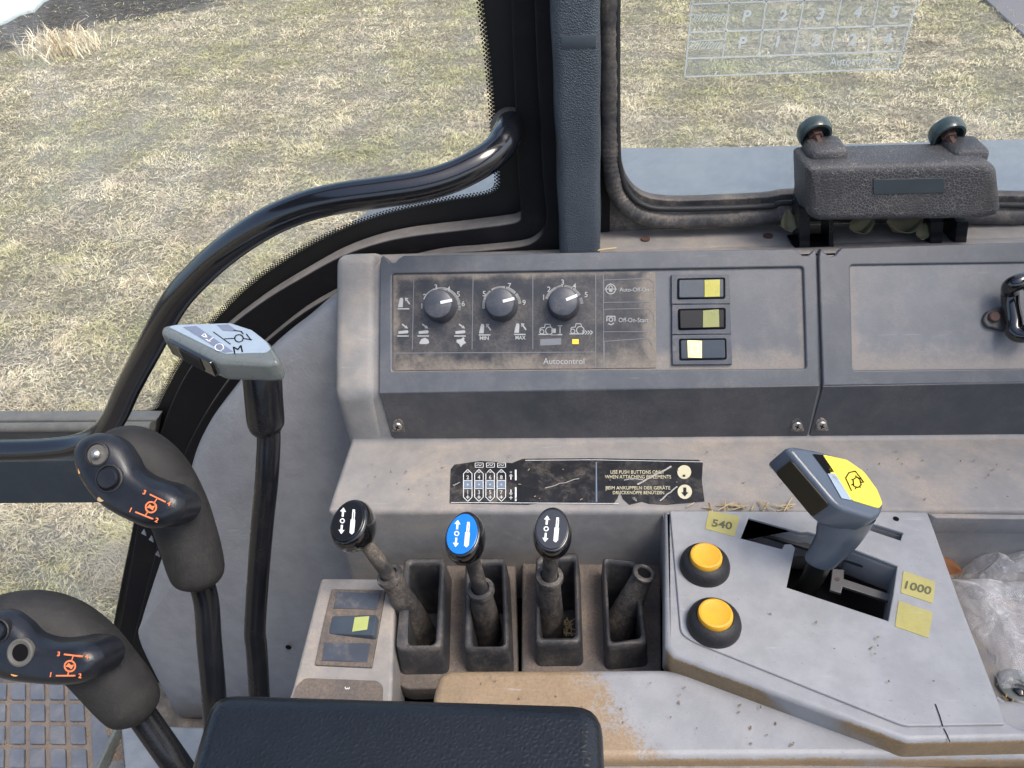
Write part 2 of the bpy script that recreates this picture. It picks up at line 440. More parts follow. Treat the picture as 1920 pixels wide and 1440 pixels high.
def tube(name, pts, radii, mat, parent=None, seg=20, caps=True, k=6, sq=None, up=None, ang=50, hole=None):
    """round or oval bar along a smoothed path, one radius per point"""
    P = [Vector(p) for p in pts]
    if isinstance(radii, (int, float)): radii = [radii] * len(P)
    if k > 1:
        C = catmull(P, k)
        R = [v.x for v in catmull([Vector((r, 0, 0)) for r in radii], k)]
    else: C, R = P, list(radii)
    n = len(C); V = []; Fc = []
    T0 = (C[1] - C[0]).normalized()
    ref = Vector(up) if up else (Vector((0, 0, 1)) if abs(T0.z) < .9 else Vector((1, 0, 0)))
    N = (ref - T0 * ref.dot(T0)).normalized()
    for i in range(n):
        T = (C[min(i + 1, n - 1)] - C[max(i - 1, 0)]).normalized()
        N = (N - T * N.dot(T)).normalized(); B = T.cross(N)
        s1, s2 = sq if sq else (1, 1)
        for j in range(seg):
            a = 2 * math.pi * j / seg
            V.append(C[i] + (N * math.cos(a) * s1 + B * math.sin(a) * s2) * max(R[i], 1e-5))
    for i in range(n - 1):
        for j in range(seg):
            Fc.append((i * seg + j, i * seg + (j + 1) % seg, (i + 1) * seg + (j + 1) % seg, (i + 1) * seg + j))
    if caps:
        Fc.append(tuple(range(seg))); Fc.append(tuple((n - 1) * seg + j for j in range(seg)))
    return mesh_from(name, V, Fc, mat, parent, ang)
def lathe(name, prof, o, ax, mat, parent=None, seg=32, sx=1.0, xd=None, ang=35, wob=0):
    """turned piece: prof is (radius, height) along axis ax from o"""
    ax = Vector(ax).normalized()
    ref = Vector(xd) if xd is not None else (Vector((1, 0, 0)) if abs(ax.x) < .9 else Vector((0, 1, 0)))
    U = (ref - ax * ref.dot(ax)).normalized(); W = ax.cross(U)
    V = []; Fc = []
    for r, h in prof:
        for j in range(seg):
            a = 2 * math.pi * j / seg
            V.append(Vector(o) + ax * h + (U * math.cos(a) * sx + W * math.sin(a)) * max(r, 1e-5))
    n = len(prof)
    for i in range(n - 1):
        for j in range(seg):
            Fc.append((i * seg + j, i * seg + (j + 1) % seg, (i + 1) * seg + (j + 1) % seg, (i + 1) * seg + j))
    Fc.append(tuple(range(seg))); Fc.append(tuple((n - 1) * seg + j for j in range(seg)))
    return mesh_from(name, V, Fc, mat, parent, ang)
def dome(name, outline, c, pl, h, mat, parent=None, thick=.01, power=2.2, rings=9, off=0.0, smooth=6, spine=None):
    """shallow domed shell over a star-shaped outline (traced on plane pl)"""
    O = [Vector(pl.l(*p)) for p in outline]
    if smooth: O = catmull(O, smooth, True)
    C = Vector(pl.l(*c)); n = len(O); V = []; Fc = []
    cen = [C] * n
    if spine:
        S = catmull([Vector(pl.l(*p)) for p in spine], 8)
        def soft(p):
            w = [math.exp(-((p - q).length / .006)) + 1e-9 for q in S]; t = sum(w)
            return sum(((q * k) for q, k in zip(S, w)), Vector((0, 0))) / t
        cen = [soft(p) for p in O]
    V += [pl.at(p.x, p.y, off - thick) for p in O]
    for k in range(rings):
        s = math.cos(k / rings * math.pi / 2)
        hh = h * (1 - s ** power)
        V += [pl.at(*(c_ + (p - c_) * s), off + hh) for p, c_ in zip(O, cen)]
    if spine: V += [pl.at(c_.x, c_.y, off + h) for c_ in cen]
    V.append(pl.at(C.x, C.y, off + h))
    rings += 1
    for k in range(rings - 1):
        for j in range(n):
            Fc.append((k * n + j, k * n + (j + 1) % n, (k + 1) * n + (j + 1) % n, (k + 1) * n + j))
    top = len(V) - 1
    if spine:
        for j in range(n): Fc.append((((rings - 1) * n + j), ((rings - 1) * n + (j + 1) % n), rings * n + (j + 1) % n, rings * n + j))
        Fc.append(tuple(rings * n + j for j in range(n)))
        V.pop()
    else:
        for j in range(n): Fc.append(((rings - 1) * n + j, (rings - 1) * n + (j + 1) % n, top))
    Fc.append(tuple(range(n)))
    return mesh_from(name, V, Fc, mat, parent, 60)
def strokes(name, lines, pl, wpx, mat, parent=None, off=.0004, closed=False, th=.00015):
    """printed lines on plane pl; each line is a list of pixels; width in pixels"""
    V = []; Fc = []
    q = pl.shift(off)
    for ln in lines:
        w = wpx
        if isinstance(ln, tuple) and isinstance(ln[0], (int, float)) : w, ln = ln[0], ln[1]
        pts = [Vector(q.l(*p)) for p in ln]
        d = (q.w(*ln[0]) - CAM).dot(FW)
        hw = w * d / FPX / 2
        for a, b in zip(pts[:-1], pts[1:]):
            t = (b - a)
            if t.length < 1e-7: continue
            t.normalize(); nn = Vector((-t.y, t.x)) * hw; e = t * hw * .3
            i = len(V)
            for z in (-th, 0):
                V += [q.at(*(a - e - nn), z), q.at(*(b + e - nn), z), q.at(*(b + e + nn), z), q.at(*(a - e + nn), z)]
            Fc += [(i + 4, i + 5, i + 6, i + 7), (i, i + 1, i + 5, i + 4), (i + 1, i + 2, i + 6, i + 5), (i + 2, i + 3, i + 7, i + 6), (i + 3, i, i + 4, i + 7)]
    return mesh_from(name, V, Fc, mat, parent, smooth=False)
def polys(name, plist, pl, mat, parent=None, off=.0004):
    V = []; Fc = []
    q = pl.shift(off)
    for ps in plist:
        i = len(V); V += [q.w(*p) for p in ps]; Fc.append(tuple(range(i, i + len(ps))))
    return mesh_from(name, V, Fc, mat, parent, smooth=False)
def circ(x, y, r, n=14, ry=None):
    ry = ry or r
    return [(x + r * math.cos(2 * math.pi * i / n), y + ry * math.sin(2 * math.pi * i / n)) for i in range(n + 1)]
def text(name, s, x, y, hpx, pl, mat, parent=None, off=.0004, ang=0.0, ital=0.0, bold=0.0, wpx=None, mirror=False, spacing=1.0):
    """lettering centred on pixel (x, y) of plane pl, cap height hpx, baseline turned by ang degrees (screen sense)"""
    cu = bpy.data.curves.new(name, 'FONT'); cu.body = s; cu.size = 1.0; cu.align_x = 'CENTER'; cu.align_y = 'CENTER'
    cu.shear = ital; cu.offset = bold; cu.resolution_u = 3; cu.space_character = spacing; cu.space_line = .85
    cu.extrude = .008
    tmp = bpy.data.objects.new('tmp', cu)
    me = bpy.data.meshes.new_from_object(tmp)
    bpy.data.objects.remove(tmp); bpy.data.curves.remove(cu)
    co = np.empty(len(me.vertices) * 3); me.vertices.foreach_get('co', co); co = co.reshape(-1, 3)
    mn, mx = co.min(0), co.max(0)
    co[:, 0] -= (mn[0] + mx[0]) / 2; co[:, 1] -= (mn[1] + mx[1]) / 2
    w, hh = mx[0] - mn[0], mx[1] - mn[1]
    q = pl.shift(off)
    c = q.w(x, y)
    a = math.radians(ang)
    e1 = Vector((math.cos(a), math.sin(a))); e2 = Vector((math.sin(a), -math.cos(a)))
    def wv(e, ln): return (q.w(x + e.x * ln, y + e.y * ln) - c)
    nl = s.count('\n') + 1
    sy = hpx / hh
    sx = (wpx / w) if wpx else sy
    U = wv(e1, 1.0) * sx; W = wv(e2, 1.0) * sy
    mr = -1 if mirror else 1
    out = np.zeros_like(co)
    for i in range(3):
        out[:, i] = c[i] + mr * co[:, 0] * U[i] + co[:, 1] * W[i] + co[:, 2] * q.n[i] * .012
    me.vertices.foreach_set('co', out.ravel()); me.update()
    return link(name, me, mat, parent)
def join_into(objs, name, parent):
    """merge several freshly made meshes into one part"""
    bm = bmesh.new(); mats = []
    for o in objs:
        for m in o.data.materials:
            if m not in mats: mats.append(m)
    for o in objs:
        n0 = len(bm.faces); bm.from_mesh(o.data); bm.faces.ensure_lookup_table()
        idx = [mats.index(m) for m in o.data.materials]
        for f in bm.faces[n0:]: f.material_index = idx[min(f.material_index, len(idx) - 1)] if idx else 0
    me = bpy.data.meshes.new(name); bm.to_mesh(me); bm.free()
    for m in mats: me.materials.append(m)
    for o in objs: bpy.data.objects.remove(o)
    return link(name, me, None, parent)
def extrude_x(name, prof, x0, x1, mat, parent=None, bevel=.004, seg=3):
    """solid with a constant YZ outline, running along X (heights relative to the eye)"""
    n = len(prof)
    V = [Vector((x0, y, z + H)) for y, z in prof] + [Vector((x1, y, z + H)) for y, z in prof]
    Fc = [(i, (i + 1) % n, n + (i + 1) % n, n + i) for i in range(n)] + [tuple(range(n)), tuple(range(n, 2 * n))]
    me = bpy.data.meshes.new(name); me.from_pydata([tuple(v) for v in V], [], Fc)
    bm = bmesh.new(); bm.from_mesh(me); bmesh.ops.recalc_face_normals(bm, faces=bm.faces)
    if bevel: bmesh.ops.bevel(bm, geom=list(bm.edges), offset=bevel, segments=seg, affect='EDGES', profile=.5)
    bm.to_mesh(me); bm.free(); finish(me, 40)
    return link(name, me, mat, parent)
def box3(name, lo, hi, mat, parent=None, bevel=.001, seg=2):
    return extrude_x(name, [(lo[1], lo[2]), (hi[1], lo[2]), (hi[1], hi[2]), (lo[1], hi[2])], lo[0], hi[0], mat, parent, bevel, seg)

# ------------------------------------------------------------------ ground, strip, fender, cab shell
def ground():
    rnd = np.random.RandomState(4)
    m, nt, b = new_mat('field soil and thatch')
    co = objco(nt)
    a = noise(nt, .55, 5, .6, co, .5); c = noise(nt, 3.0, 6, .7, co, .3); d = noise(nt, 70, 8, .8, co)
    base = mix(nt, ramp(nt, c, .35, .65), (.36, .30, .22), (.25, .24, .14))
    base = mix(nt, ramp(nt, d, .35, .7), base, (.56, .50, .38))
    # bare dark soil towards the far left corner
    s = node(nt, 'ShaderNodeSeparateXYZ'); L(nt, co, s.inputs[0])
    f = mth(nt, 'ADD', mth(nt, 'MULTIPLY', s.outputs['X'], -.72), mth(nt, 'MULTIPLY', s.outputs['Y'], .70))
    f = mth(nt, 'ADD', f, mth(nt, 'MULTIPLY', a, 2.0))
    base = mix(nt, ramp(nt, f, 12.9, 13.5), base, mix(nt, ramp(nt, noise(nt, 9, 8, .8, co, .5), .35, .65), (.02, .018, .017), (.17, .145, .13)))
    L(nt, base, b.inputs['Base Color']); b.inputs['Roughness'].default_value = .9
    b.inputs['Specular IOR Level'].default_value = .1
    bump(nt, b, mth(nt, 'ADD', mth(nt, 'MULTIPLY', c, 2), d), 1.0, .06)
    n = 90; xs = np.linspace(-16, 12, n); ys = np.linspace(-4, 24, n)
    X, Y = np.meshgrid(xs, ys)
    Z = -.004 - .006 * rnd.rand(n, n)
    X[:, 0] = -150; X[:, -1] = 150; Y[0, :] = -150; Y[-1, :] = 150
    V = np.stack([X, Y, Z], -1).reshape(-1, 3)
    F = [(j * n + i, j * n + i + 1, (j + 1) * n + i + 1, (j + 1) * n + i) for j in range(n - 1) for i in range(n - 1)]
    o = mesh_from('ground', V.tolist(), F, m)
    o['kind'] = 'structure'
ground()
GP = zpl(-H)
def gpt(x, y): return GP.w(x, y)
# pale slab at the far left corner, dark grey strip at the right
o = plate('pavement', [(-160, 40), (-20, 47), (10, 36), (35, 22), (62, 16), (80, -2), (140, -30), (60, -70), (-160, -60)], GP.shift(.05), .06,
          simple('pale concrete', (.62, .70, .72), .8), bevel=.01)
o['kind'] = 'structure'
o = plate('strip', [(1818, -25), (1850, 0), (1895, 42), (1935, 78), (1990, 120), (2080, 90), (2000, 20), (1930, -40)], GP.shift(.035), .03,
          simple('dark ground strip', (.15, .14, .155), .9, bmp=(20, .8)), bevel=.01)
o['kind'] = 'structure'

# exterior fender: flat top rolling down at the front
fd = thing('fender', 'pale blue grey rear wheel fender outside the cab windows', 'fender', (.3, .9, -.46 + H))
ftop = -.445
prof = []
for x, z in [(1.3, ftop - .025), (.30, ftop - .008), (.02, ftop + .003), (-.06, ftop + .002), (-.13, ftop - .006), (-.20, ftop - .022), (-.27, ftop - .045), (-.35, ftop - .085),
             (-.42, ftop - .14), (-.48, ftop - .21), (-.53, ftop - .30), (-.56, ftop - .40)]:
    prof.append((x, z))
prof = [(v.x, v.y) for v in catmull([Vector((a, b)) for a, b in prof], 4)]
V = []; F = []
ysec = [(.72, -.004), (.80, 0), (1.085, 0), (1.097, -.004), (1.10, -.014), (1.098, -.06)]
for x, z in prof:
    for y, dz in ysec: V.append((x, y, z + dz + H))
ns = len(ysec)
for i in range(len(prof) - 1):
    for j in range(ns - 1): F.append((i * ns + j, i * ns + j + 1, (i + 1) * ns + j + 1, (i + 1) * ns + j))
fo = mesh_from('fender_top', V, F, M_FEND, fd, 50)
sm = fo.modifiers.new('solid', 'SOLIDIFY'); sm.thickness = .004; sm.offset = -1

# ------------------------------------------------------------------ cab side door with curved glass
door = thing('cab_door', 'black framed cab door with curved lower edge and dotted glass border left of the padded pillar', 'door', (-.45, .68, -1.0 + H))
YG, YA, YB, YC = .70, .694, .670, .655
PG, PA, PB, PC = ypl(YG), ypl(YA), ypl(YB), ypl(YC)
C0 = [(903, -40), (905, 0), (920, 120), (931, 260), (937, 330), (935, 352), (922, 363), (900, 369), (830, 380), (740, 399), (660, 425), (590, 458), (520, 500), (460, 545),
      (410, 595), (365, 645), (333, 692), (308, 740), (296, 764), (285, 772), (270, 774)]
glass_outline = C0 + [(-420, 779), (-420, -40)]
# painted black border of the glass with its opening
outerA = [(1012, -60), (1012, 470), (760, 520), (520, 640), (400, 780), (330, 960), (250, 1290), (-430, 1300), (-430, -60)]
c0l = [PA.l(*p) for p in C0]
hole1 = [PA.l(*p) for p in catmull([Vector(p) for p in C0], 4)] + [PA.l(-415, 779), PA.l(-415, -45)]
lowC = [(262, 905), (254, 960), (247, 1003), (233, 1070), (213, 1173), (196, 1262), (188, 1278)]
hole2 = [PA.l(*p) for p in lowC] + [PA.l(-415, 1278), PA.l(-415, 905)]
plate_local('glass_border', [PA.l(*p) for p in outerA], [hole1, hole2], PA.mat(), .004, .0005, M_FRIT, door)
g1 = plate('glass_pane', [(1008, -60), (1008, 460), (760, 500), (520, 640), (400, 780), (330, 930), (300, 800), (-430, 800), (-430, -60)], PG, .004, M_GLASS, door, bevel=0)
g2 = plate('glass_pane', [(300, 880), (240, 1290), (-430, 1290), (-430, 880)], PG, .004, M_GLASS, door, bevel=0)
# dotted fade of the printed border: diamonds shrinking towards the clear glass
def dots():
    V = []; Fc = []
    q = PA.shift(.0006)
    def put(a, b, r):
        i = len(V)
        for dx, dy in ((r, 0), (0, r), (-r, 0), (0, -r)): V.append(q.at(a + dx, b + dy))
        Fc.append((i, i + 1, i + 2, i + 3))
    def run(line, pitch=.0036):
        L2 = [Vector(PA.l(*p)) for p in line]
        L2 = catmull(L2, 6)
        acc = 0; k = 0
        for a, b in zip(L2[:-1], L2[1:]):
            d = (b - a).length
            t = (b - a) / max(d, 1e-9); nn = Vector((t.y, -t.x))
            while acc < d:
                p = a + t * acc
                for row in range(3):
                    sh = t * (pitch / 2 if (row % 2) else 0)
                    c = p + sh + nn * (.0006 + row * .0021)
                    put(c.x, c.y, (.0019, .0016, .0012)[row])
                acc += pitch
            acc -= d
    run(C0); run([(270, 774), (100, 776), (-60, 778)])
    run([(-60, 1278), (188, 1278)]); run(list(reversed(lowC)))
    return mesh_from('border_dots', V, Fc, M_FRIT, door, smooth=False)
dots()
# stepped seals: each front edge traced, each dusty step is the real thickness between them
S1 = [(957, -60), (962, 100), (968, 240), (975, 380), (978, 404), (972, 414), (950, 420), (873, 430), (773, 442), (707, 456), (640, 480), (575, 515), (500, 560), (430, 612),
      (385, 655), (350, 700), (322, 755), (303, 805), (290, 850), (262, 960), (240, 1090), (220, 1200), (200, 1300)]
S2 = [(1000, -60), (1008, 150), (1018, 330), (1024, 400), (1020, 432), (1003, 452), (975, 462), (900, 470), (830, 476), (760, 492), (690, 520), (640, 545), (570, 585), (500, 640), (447, 690),
      (400, 752), (365, 810), (340, 865), (312, 950), (290, 1040), (262, 1150), (235, 1260)]
inner = [(300, 1330), (420, 1100), (520, 800), (760, 600), (1052, 520), (1052, -60)]
def band(line, pl, th, mat, name):
    l = [tuple(v) for v in catmull([Vector(pl.l(*p)) for p in line], 4)] + [pl.l(*p) for p in inner]
    return plate_local(name, l, [], pl.mat(), th, .002, mat, door)
band(S1, PB, YA - YB - .002, M_SEALBAND, 'door_seal')
band(S2, PC, YB - YC - .001, M_SEALBAND, 'door_frame')
# thin highlight lip running along the frame
tube('trim_bead', [ypl(YB - .001).w(*p) for p in [(1046, -60), (1046, 200), (1048, 420)]], .003, M_SEALBAND, door, 10)
# middle rail, lower dark panel
rl = ypl(.672)
plate('middle_rail', [(-430, 788), (294, 787), (284, 850), (280, 905), (-430, 905)], rl, .02, M_RAIL, door, bevel=.004, res=4)
plate('middle_rail', [(-430, 868), (281, 861), (268, 943), (-430, 949)], ypl(.650), .02, M_RAILD, door, bevel=.003)
tube('rail_bead', [ypl(.664).w(x, y) for x, y in [(-430, 803), (0, 802), (286, 800)]], .007, M_RAIL, door, 12)
# small rubber stop in the corner of the rail
lathe('rubber_stop', [(.012, 0), (.013, .01), (.010, .018), (0, .019)], rl.w(292, 828), (0, -1, 0), M_RUB, door)

# grab rail
bar = thing('grab_rail', 'glossy black tubular grab rail sweeping across the door glass', 'handle', ypl(.58).w(640, 370))
def yd(x, y, Y): return ypl(Y).w(x, y)
pts = [(-500, 846, .585), (-160, 846, .585), (0, 845, .585), (90, 842, .585), (150, 833, .585), (190, 812, .585), (216, 780, .585), (240, 727, .585), (278, 655, .582), (326, 568, .58), (375, 512, .58),
       (431, 463, .578), (500, 418, .576), (570, 388, .576), (640, 371, .576), (720, 360, .578), (790, 349, .582), (850, 331, .59), (905, 303, .602), (935, 278, .618), (948, 256, .632), (956, 238, .66), (957, 236, .69)]
tube('rail_tube', [yd(*p) for p in pts], 0.0131, M_BAR, bar, 28, k=7, ang=70)
e = yd(957, 240, .688)
lathe('mounting_foot', [(.018, 0), (.018, .012), (.0145, .02), (.0138, .03)], Vector((e.x, .70, e.z)), (-.1, -1, -.05), M_RUBW, bar)

# ------------------------------------------------------------------ padded pillar
pil = thing('cab_pillar', 'blue grey padded upright pillar between the two windows', 'pillar', PC.w(1090, 470))
xa, xb = ypl(.625).w(1052, 470).x, ypl(.625).w(1125, 470).x
prof = rounded([(xa, .625), (xb, .625), (xb + .002, .675), (xa - .004, .675)], [.008, .008, .002, .002], 5)
V = []; F = []; zs = np.linspace(-.372, .12, 50)
for z in zs:
    for x, y in prof: V.append((x + .0004 * math.sin(z * 90), y, z + H))
n = len(prof)
for i in range(len(zs) - 1):
    for j in range(n): F.append((i * n + j, i * n + (j + 1) % n, (i + 1) * n + (j + 1) % n, (i + 1) * n + j))
F.append(tuple(range(n)))
mesh_from('padding', V, F, M_PAD, pil, 60)
box3('steel_post', (xa - .034, .679, -.40), (xb + .012, .74, .12), M_SEALBAND, pil, .003)
# smooth band around the pad where a clip has worn it
pz0, pz1 = ypl(.624).w(1090, 92).z - H, ypl(.624).w(1090, 66).z - H
box3('wear_band', (xa + .006, .6247, pz0), (xb - .003, .630, pz1), simple('worn band', (.045, .06, .075), .6), pil, .0008)

# ------------------------------------------------------------------ right side window
win = thing('side_window', 'side window in ribbed grey rubber beside the padded pillar', 'window', ypl(.67).w(1500, 430))
PWN = ypl(.668)
INN = [(1160, -60), (1161, 100), (1162, 250), (1166, 310), (1180, 352), (1210, 378), (1260, 386), (1330, 385), (1440, 380), (1500, 373), (1700, 374), (1920, 378), (2250, 384)]
SEALC = [(1143, -60), (1143, 100), (1145, 250), (1147, 310), (1158, 362), (1190, 397), (1245, 411), (1330, 410), (1440, 404), (1500, 398), (1700, 401), (1920, 404), (2250, 410)]
# painted metal window frame behind the seal
pf = [(1128, -60), (1128, 452), (2270, 470), (2270, -60)]
inh = [PWN.l(*p) for p in catmull([Vector(p) for p in INN], 4)] + [PWN.l(2240, -55)]
plate_local('window_frame', [PWN.l(*p) for p in pf], [inh], ypl(.680).mat(), .012, .001, M_RUBW, win)
plate('glass_pane', [(1140, -70), (1140, 420), (2270, 440), (2270, -70)], ypl(.690), .004, M_GLASS, win, bevel=0)
# ribbed rubber seal
cl = catmull([Vector(PWN.w(*p)) for p in SEALC], 16)
rad = [.0088 + .00035 * math.sin(i * 2.2) + .0003 * math.sin(i * .37) for i in range(len(cl))]
tube('rubber_seal', cl, rad, M_RUBW, win, 16, k=1, sq=(1.0, 1.0), up=(0, 1, 0), ang=60)
cl2 = catmull([Vector(ypl(.664).w(*p)) for p in [(1157, -60), (1158, 250), (1163, 318), (1178, 360), (1208, 385), (1262, 392), (1440, 387), (1500, 380), (1920, 385), (2250, 390)]], 8)
tube('rubber_lip', cl2, .0028, M_RUB, win, 10, k=1)
# film decal with the gear table
PGL = ypl(.685)
dec = plate('film_decal', [(1299, -60), (1283, 146), (1686, 131), (1740, -60)], PGL, .0006, M_FILM, win, bevel=0)
tabl = [(2.2, [(1303, -50), (1298, 0), (1284, 144), (1682, 129), (1720, 0), (1733, -50)]),
        [(1288, 110), (1692, 96)], [(1293, 61), (1705, 47)], [(1297, 8), (1573, -2), (1716, -8)]]
tabl += [[(1372, -40), (1368, 0), (1355, 106)], [(1441, -40), (1437, 0), (1423, 103)], [(1514, -40), (1508, 0), (1489, 100)], [(1588, -40), (1578, 0), (1558, 97)], [(1657, -40), (1647, 0), (1626, 96)]]
wob = [(1297 + i * 4.2, 27 + 4 * abs(math.sin(i * .62)) + random.Random(i).uniform(-1, 1) - .06 * i) for i in range(17)]
tabl.append(wob)
for i in range(12): tabl.append((1.2, [(1298 + i * 5, 40), (1304 + i * 5, 31)]))
tabl.append((1.4, [(1291, 78), (1358, 74)]))
for i in range(13): tabl.append((1.2, [(1290 + i * 5, 92), (1299 + i * 5, 79)]))
strokes('table_lines', tabl, PGL, 2.2, M_INK, dec, off=.0005)
rows = [[('P', 1400, 30), ('2', 1467, 29), ('3', 1538, 26), ('4', 1608, 23), ('5', 1677, 22)], [('P', 1392, 80), ('1', 1458, 78), ('2', 1528, 76), ('2', 1597, 74), ('4', 1664, 73)]]
for rw in rows:
    for s, x, y in rw: text('table_letter', s, x, y, 22, PGL, M_INK, dec, off=.0005, ital=.25, bold=.03, ang=-2)
text('table_lettering', 'Autocontrol', 1605, 114, 16, PGL, M_INK, dec, off=.0005, ital=.2, ang=-2, wpx=101)

# ------------------------------------------------------------------ console body
XL = -.240
cons = thing('side_console', 'worn grey moulded side console carrying the hoods, lever pit and tan rubbed front edge', 'console', (0, .4, -1.0 + H))
prof = [(.664, -.70), (.664, -.372), (.630, -.361), (.618, -.358), (.529, -.450), (.5275, -.509), (.4355, -.509), (.4355, -.70)]
extrude_x('console_body', prof, XL, .75, M_CONS, cons, .006, 4)
box3('rear_ledge', (.002, .628, -.42), (.75, .72, -.3645), M_CONS, cons, .003, 3)
# raised left cheek beside the hood
extrude_x('end_cheek', [(.655, -.60), (.655, -.366), (.622, -.349), (.527, -.4475), (.527, -.512), (.500, -.60)], XL - .002, -.201, M_CONS, cons, .009, 4)
# floor of the pit
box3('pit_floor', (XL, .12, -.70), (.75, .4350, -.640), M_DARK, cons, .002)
# left support wall of the console below the pit
box3('console_side', (XL + .004, .10, -1.1), (XL + .024, .434, -.62), M_CONS, cons, .002)
# front shelf with rubbed tan paint
ZS = -.527
PSH = zpl(ZS)
TANY = PSH.w(1090, 1262).y
TANX = PSH.w(1100, 1262).x
M_SHELF = plastic('shelf grey plastic worn to tan', (.28, .285, .295), dust=.3, rough=.42, scuff=.25, scale=10, lo=.5, hi=.75, tan=((.27, .19, .11), tan_lip))
plate('front_shelf', [(812, 1300), (822, 1264), (845, 1254), (1245, 1252), (1700, 1290), (2100, 1330), (2100, 1424), (1500, 1421), (900, 1424), (800, 1424)], PSH, .05, M_SHELF, cons, bevel=.006, r=.004, res=4)
box3('front_wall', (PSH.w(800, 1424).x, .20, -1.1), (.75, PSH.w(1500, 1424).y + .004, ZS - .012), M_CONS, cons, .002)

# screw-cap recesses at the back ledge
for (x, y) in ((1210, 449), (1440, 443)):
    lathe('ledge_screw', [(.0045, 0), (.0045, .0012), (.003, .0016), (0, .0006)], zpl(-.3640).w(x, y), (0, 0, 1), M_RUST, cons, 16)

# ------------------------------------------------------------------ hoods
HX0, HX1, SX = -.1975, .2108, .2127
def notch(x, y, s=1):
    return [(x - 14 * s, y - 8), (x - 10 * s, y + 4), (x, y + 10), (x + 9 * s, y + 6), (x + 15 * s, y - 4)]
hood = thing('control_hood', 'dark blue grey control hood with three dials and rocker switches', 'control panel', (0, .6, -.40 + H))
rec = [(735, 513), (1506, 500), (1512, 691), (735, 697)]
faceO = [(712, 495), (714, 483), (718, 479), (726, 484), (731, 492), (741, 492), (748, 484), (757, 479), (1490, 466), (1497, 472), (1506, 480), (1516, 478), (1524, 470), (1529, 466), (1531, 480),
         (1537, 724), (710, 739)]
plate('hood_face', faceO, PF, .016, M_HOOD, hood, holes=[rec], bevel=.0014, hr=.003, off=.004)
PSK = PS.shift(.0045)
plate('hood_skirt', [(712, 738), (1537, 723), (1514, 820), (1508, 822), (740, 823), (734, 819)], PSK, .012, M_HOODSHADE, hood, bevel=.0012)
plate('recess_panel', [(728, 505), (1514, 492), (1518, 698), (728, 704)], PF.shift(.0008), .006, M_HOOD2, hood, bevel=.0003)
PP = PF.shift(.0018)                      # dial film
film = plate('dial_panel', [(737, 516), (1229, 509), (1231, 690), (738, 695)], PP, .0012, M_FACE, hood, bevel=.0004, r=.002)
# printed rules
rules = [[(776, 520), (773, 655)], [(887, 518), (885, 655)], [(999, 516), (999, 655)], [(1117, 513), (1117, 690)], [(1131, 513), (1132, 690)], [(742, 662), (1116, 660)]]
strokes('printed_rules', rules, PP, 1.3, M_PRINTDIM, film)
for yy in (524, 576, 634):
    h = 44 if yy < 600 else 48
    if yy == 634: ln = [(1133, 690), (1133, 640), (1216, 634), (1224, 650)]
    elif yy == 576: ln = [(1216, 578), (1132, 580), (1132, 622), (1216, 622), (1226, 612), (1226, 590), (1216, 578)]
    else: ln = [(1216, 522), (1132, 525), (1132, 567), (1216, 566), (1226, 558), (1226, 530), (1216, 522)]
    strokes('printed_box', [ln], PP, 1.2, M_PRINTDIM, film)
# dials
def arc(cx, cy, r, a0, a1, n=18): return [(cx + r * math.cos(math.radians(a0 + (a1 - a0) * i / n)), cy - r * math.sin(math.radians(a0 + (a1 - a0) * i / n))) for i in range(n + 1)]
def dial(cx, cy, r, pa, lab, arcs, pw=1.0):
    ax = PP.n
    k = PP.w(cx, cy); d = (k - CAM).dot(FW); R = r * d / FPX
    strokes('dial_arc', [(5.5, arc(cx, cy, r + 6, *a)) for a in arcs], PP, 5, M_PRINT, film)
    kn = lathe('dial_knob', [(R * 1.08, 0), (R * 1.09, .002), (R * 1.03, .004), (R, .013), (R * .93, .0165), (R * .8, .0175), (0, .0178)], k, ax, M_HOOD2 if False else M_KNOB, hood, 40)
    top = PP.shift(.0181)
    # grip wing and pointer
    kx, ky, _ = proj(k + ax * .0181)
    ca, sa = math.cos(math.radians(pa)), math.sin(math.radians(pa))
    strokes('pointer', [[(kx + ca * r * .25, ky - sa * r * .25), (kx + ca * r * .98, ky - sa * r * .98)]], top, 5.5, M_WHITE, kn, th=.0006)
    for s, a, rr in lab:
        text('dial_number', s, cx + math.cos(math.radians(a)) * rr, cy - math.sin(math.radians(a)) * rr, 10, PP, M_PRINT, film, bold=.01)
M_KNOB = plastic('dial knob plastic', (.045, .052, .068), dust=.35, rough=.4, grain=.1, scuff=.1, scale=40, lo=.45, hi=.75)
dial(827, 575, 28, 12, [('2', 148, 36), ('3', 105, 38), ('4', 67, 36), ('5', 36, 40), ('6', 8, 42), ('1', 178, 36)], [(150, 112), (106, 72), (66, 40), (36, 8), (2, -10)])
dial(941, 573, 28, 14, [('5', 146, 40), ('7', 69, 40), ('9', 8, 42)], [(188, 165), (160, 130), (122, 82), (76, 45), (38, 8)])
dial(1057, 571, 28, 22, [('1', 160, 40), ('2', 134, 40), ('3', 93, 42), ('4', 60, 40), ('5', 24, 46)], [(160, 126), (122, 94), (86, 64), (58, 32), (20, 4)])
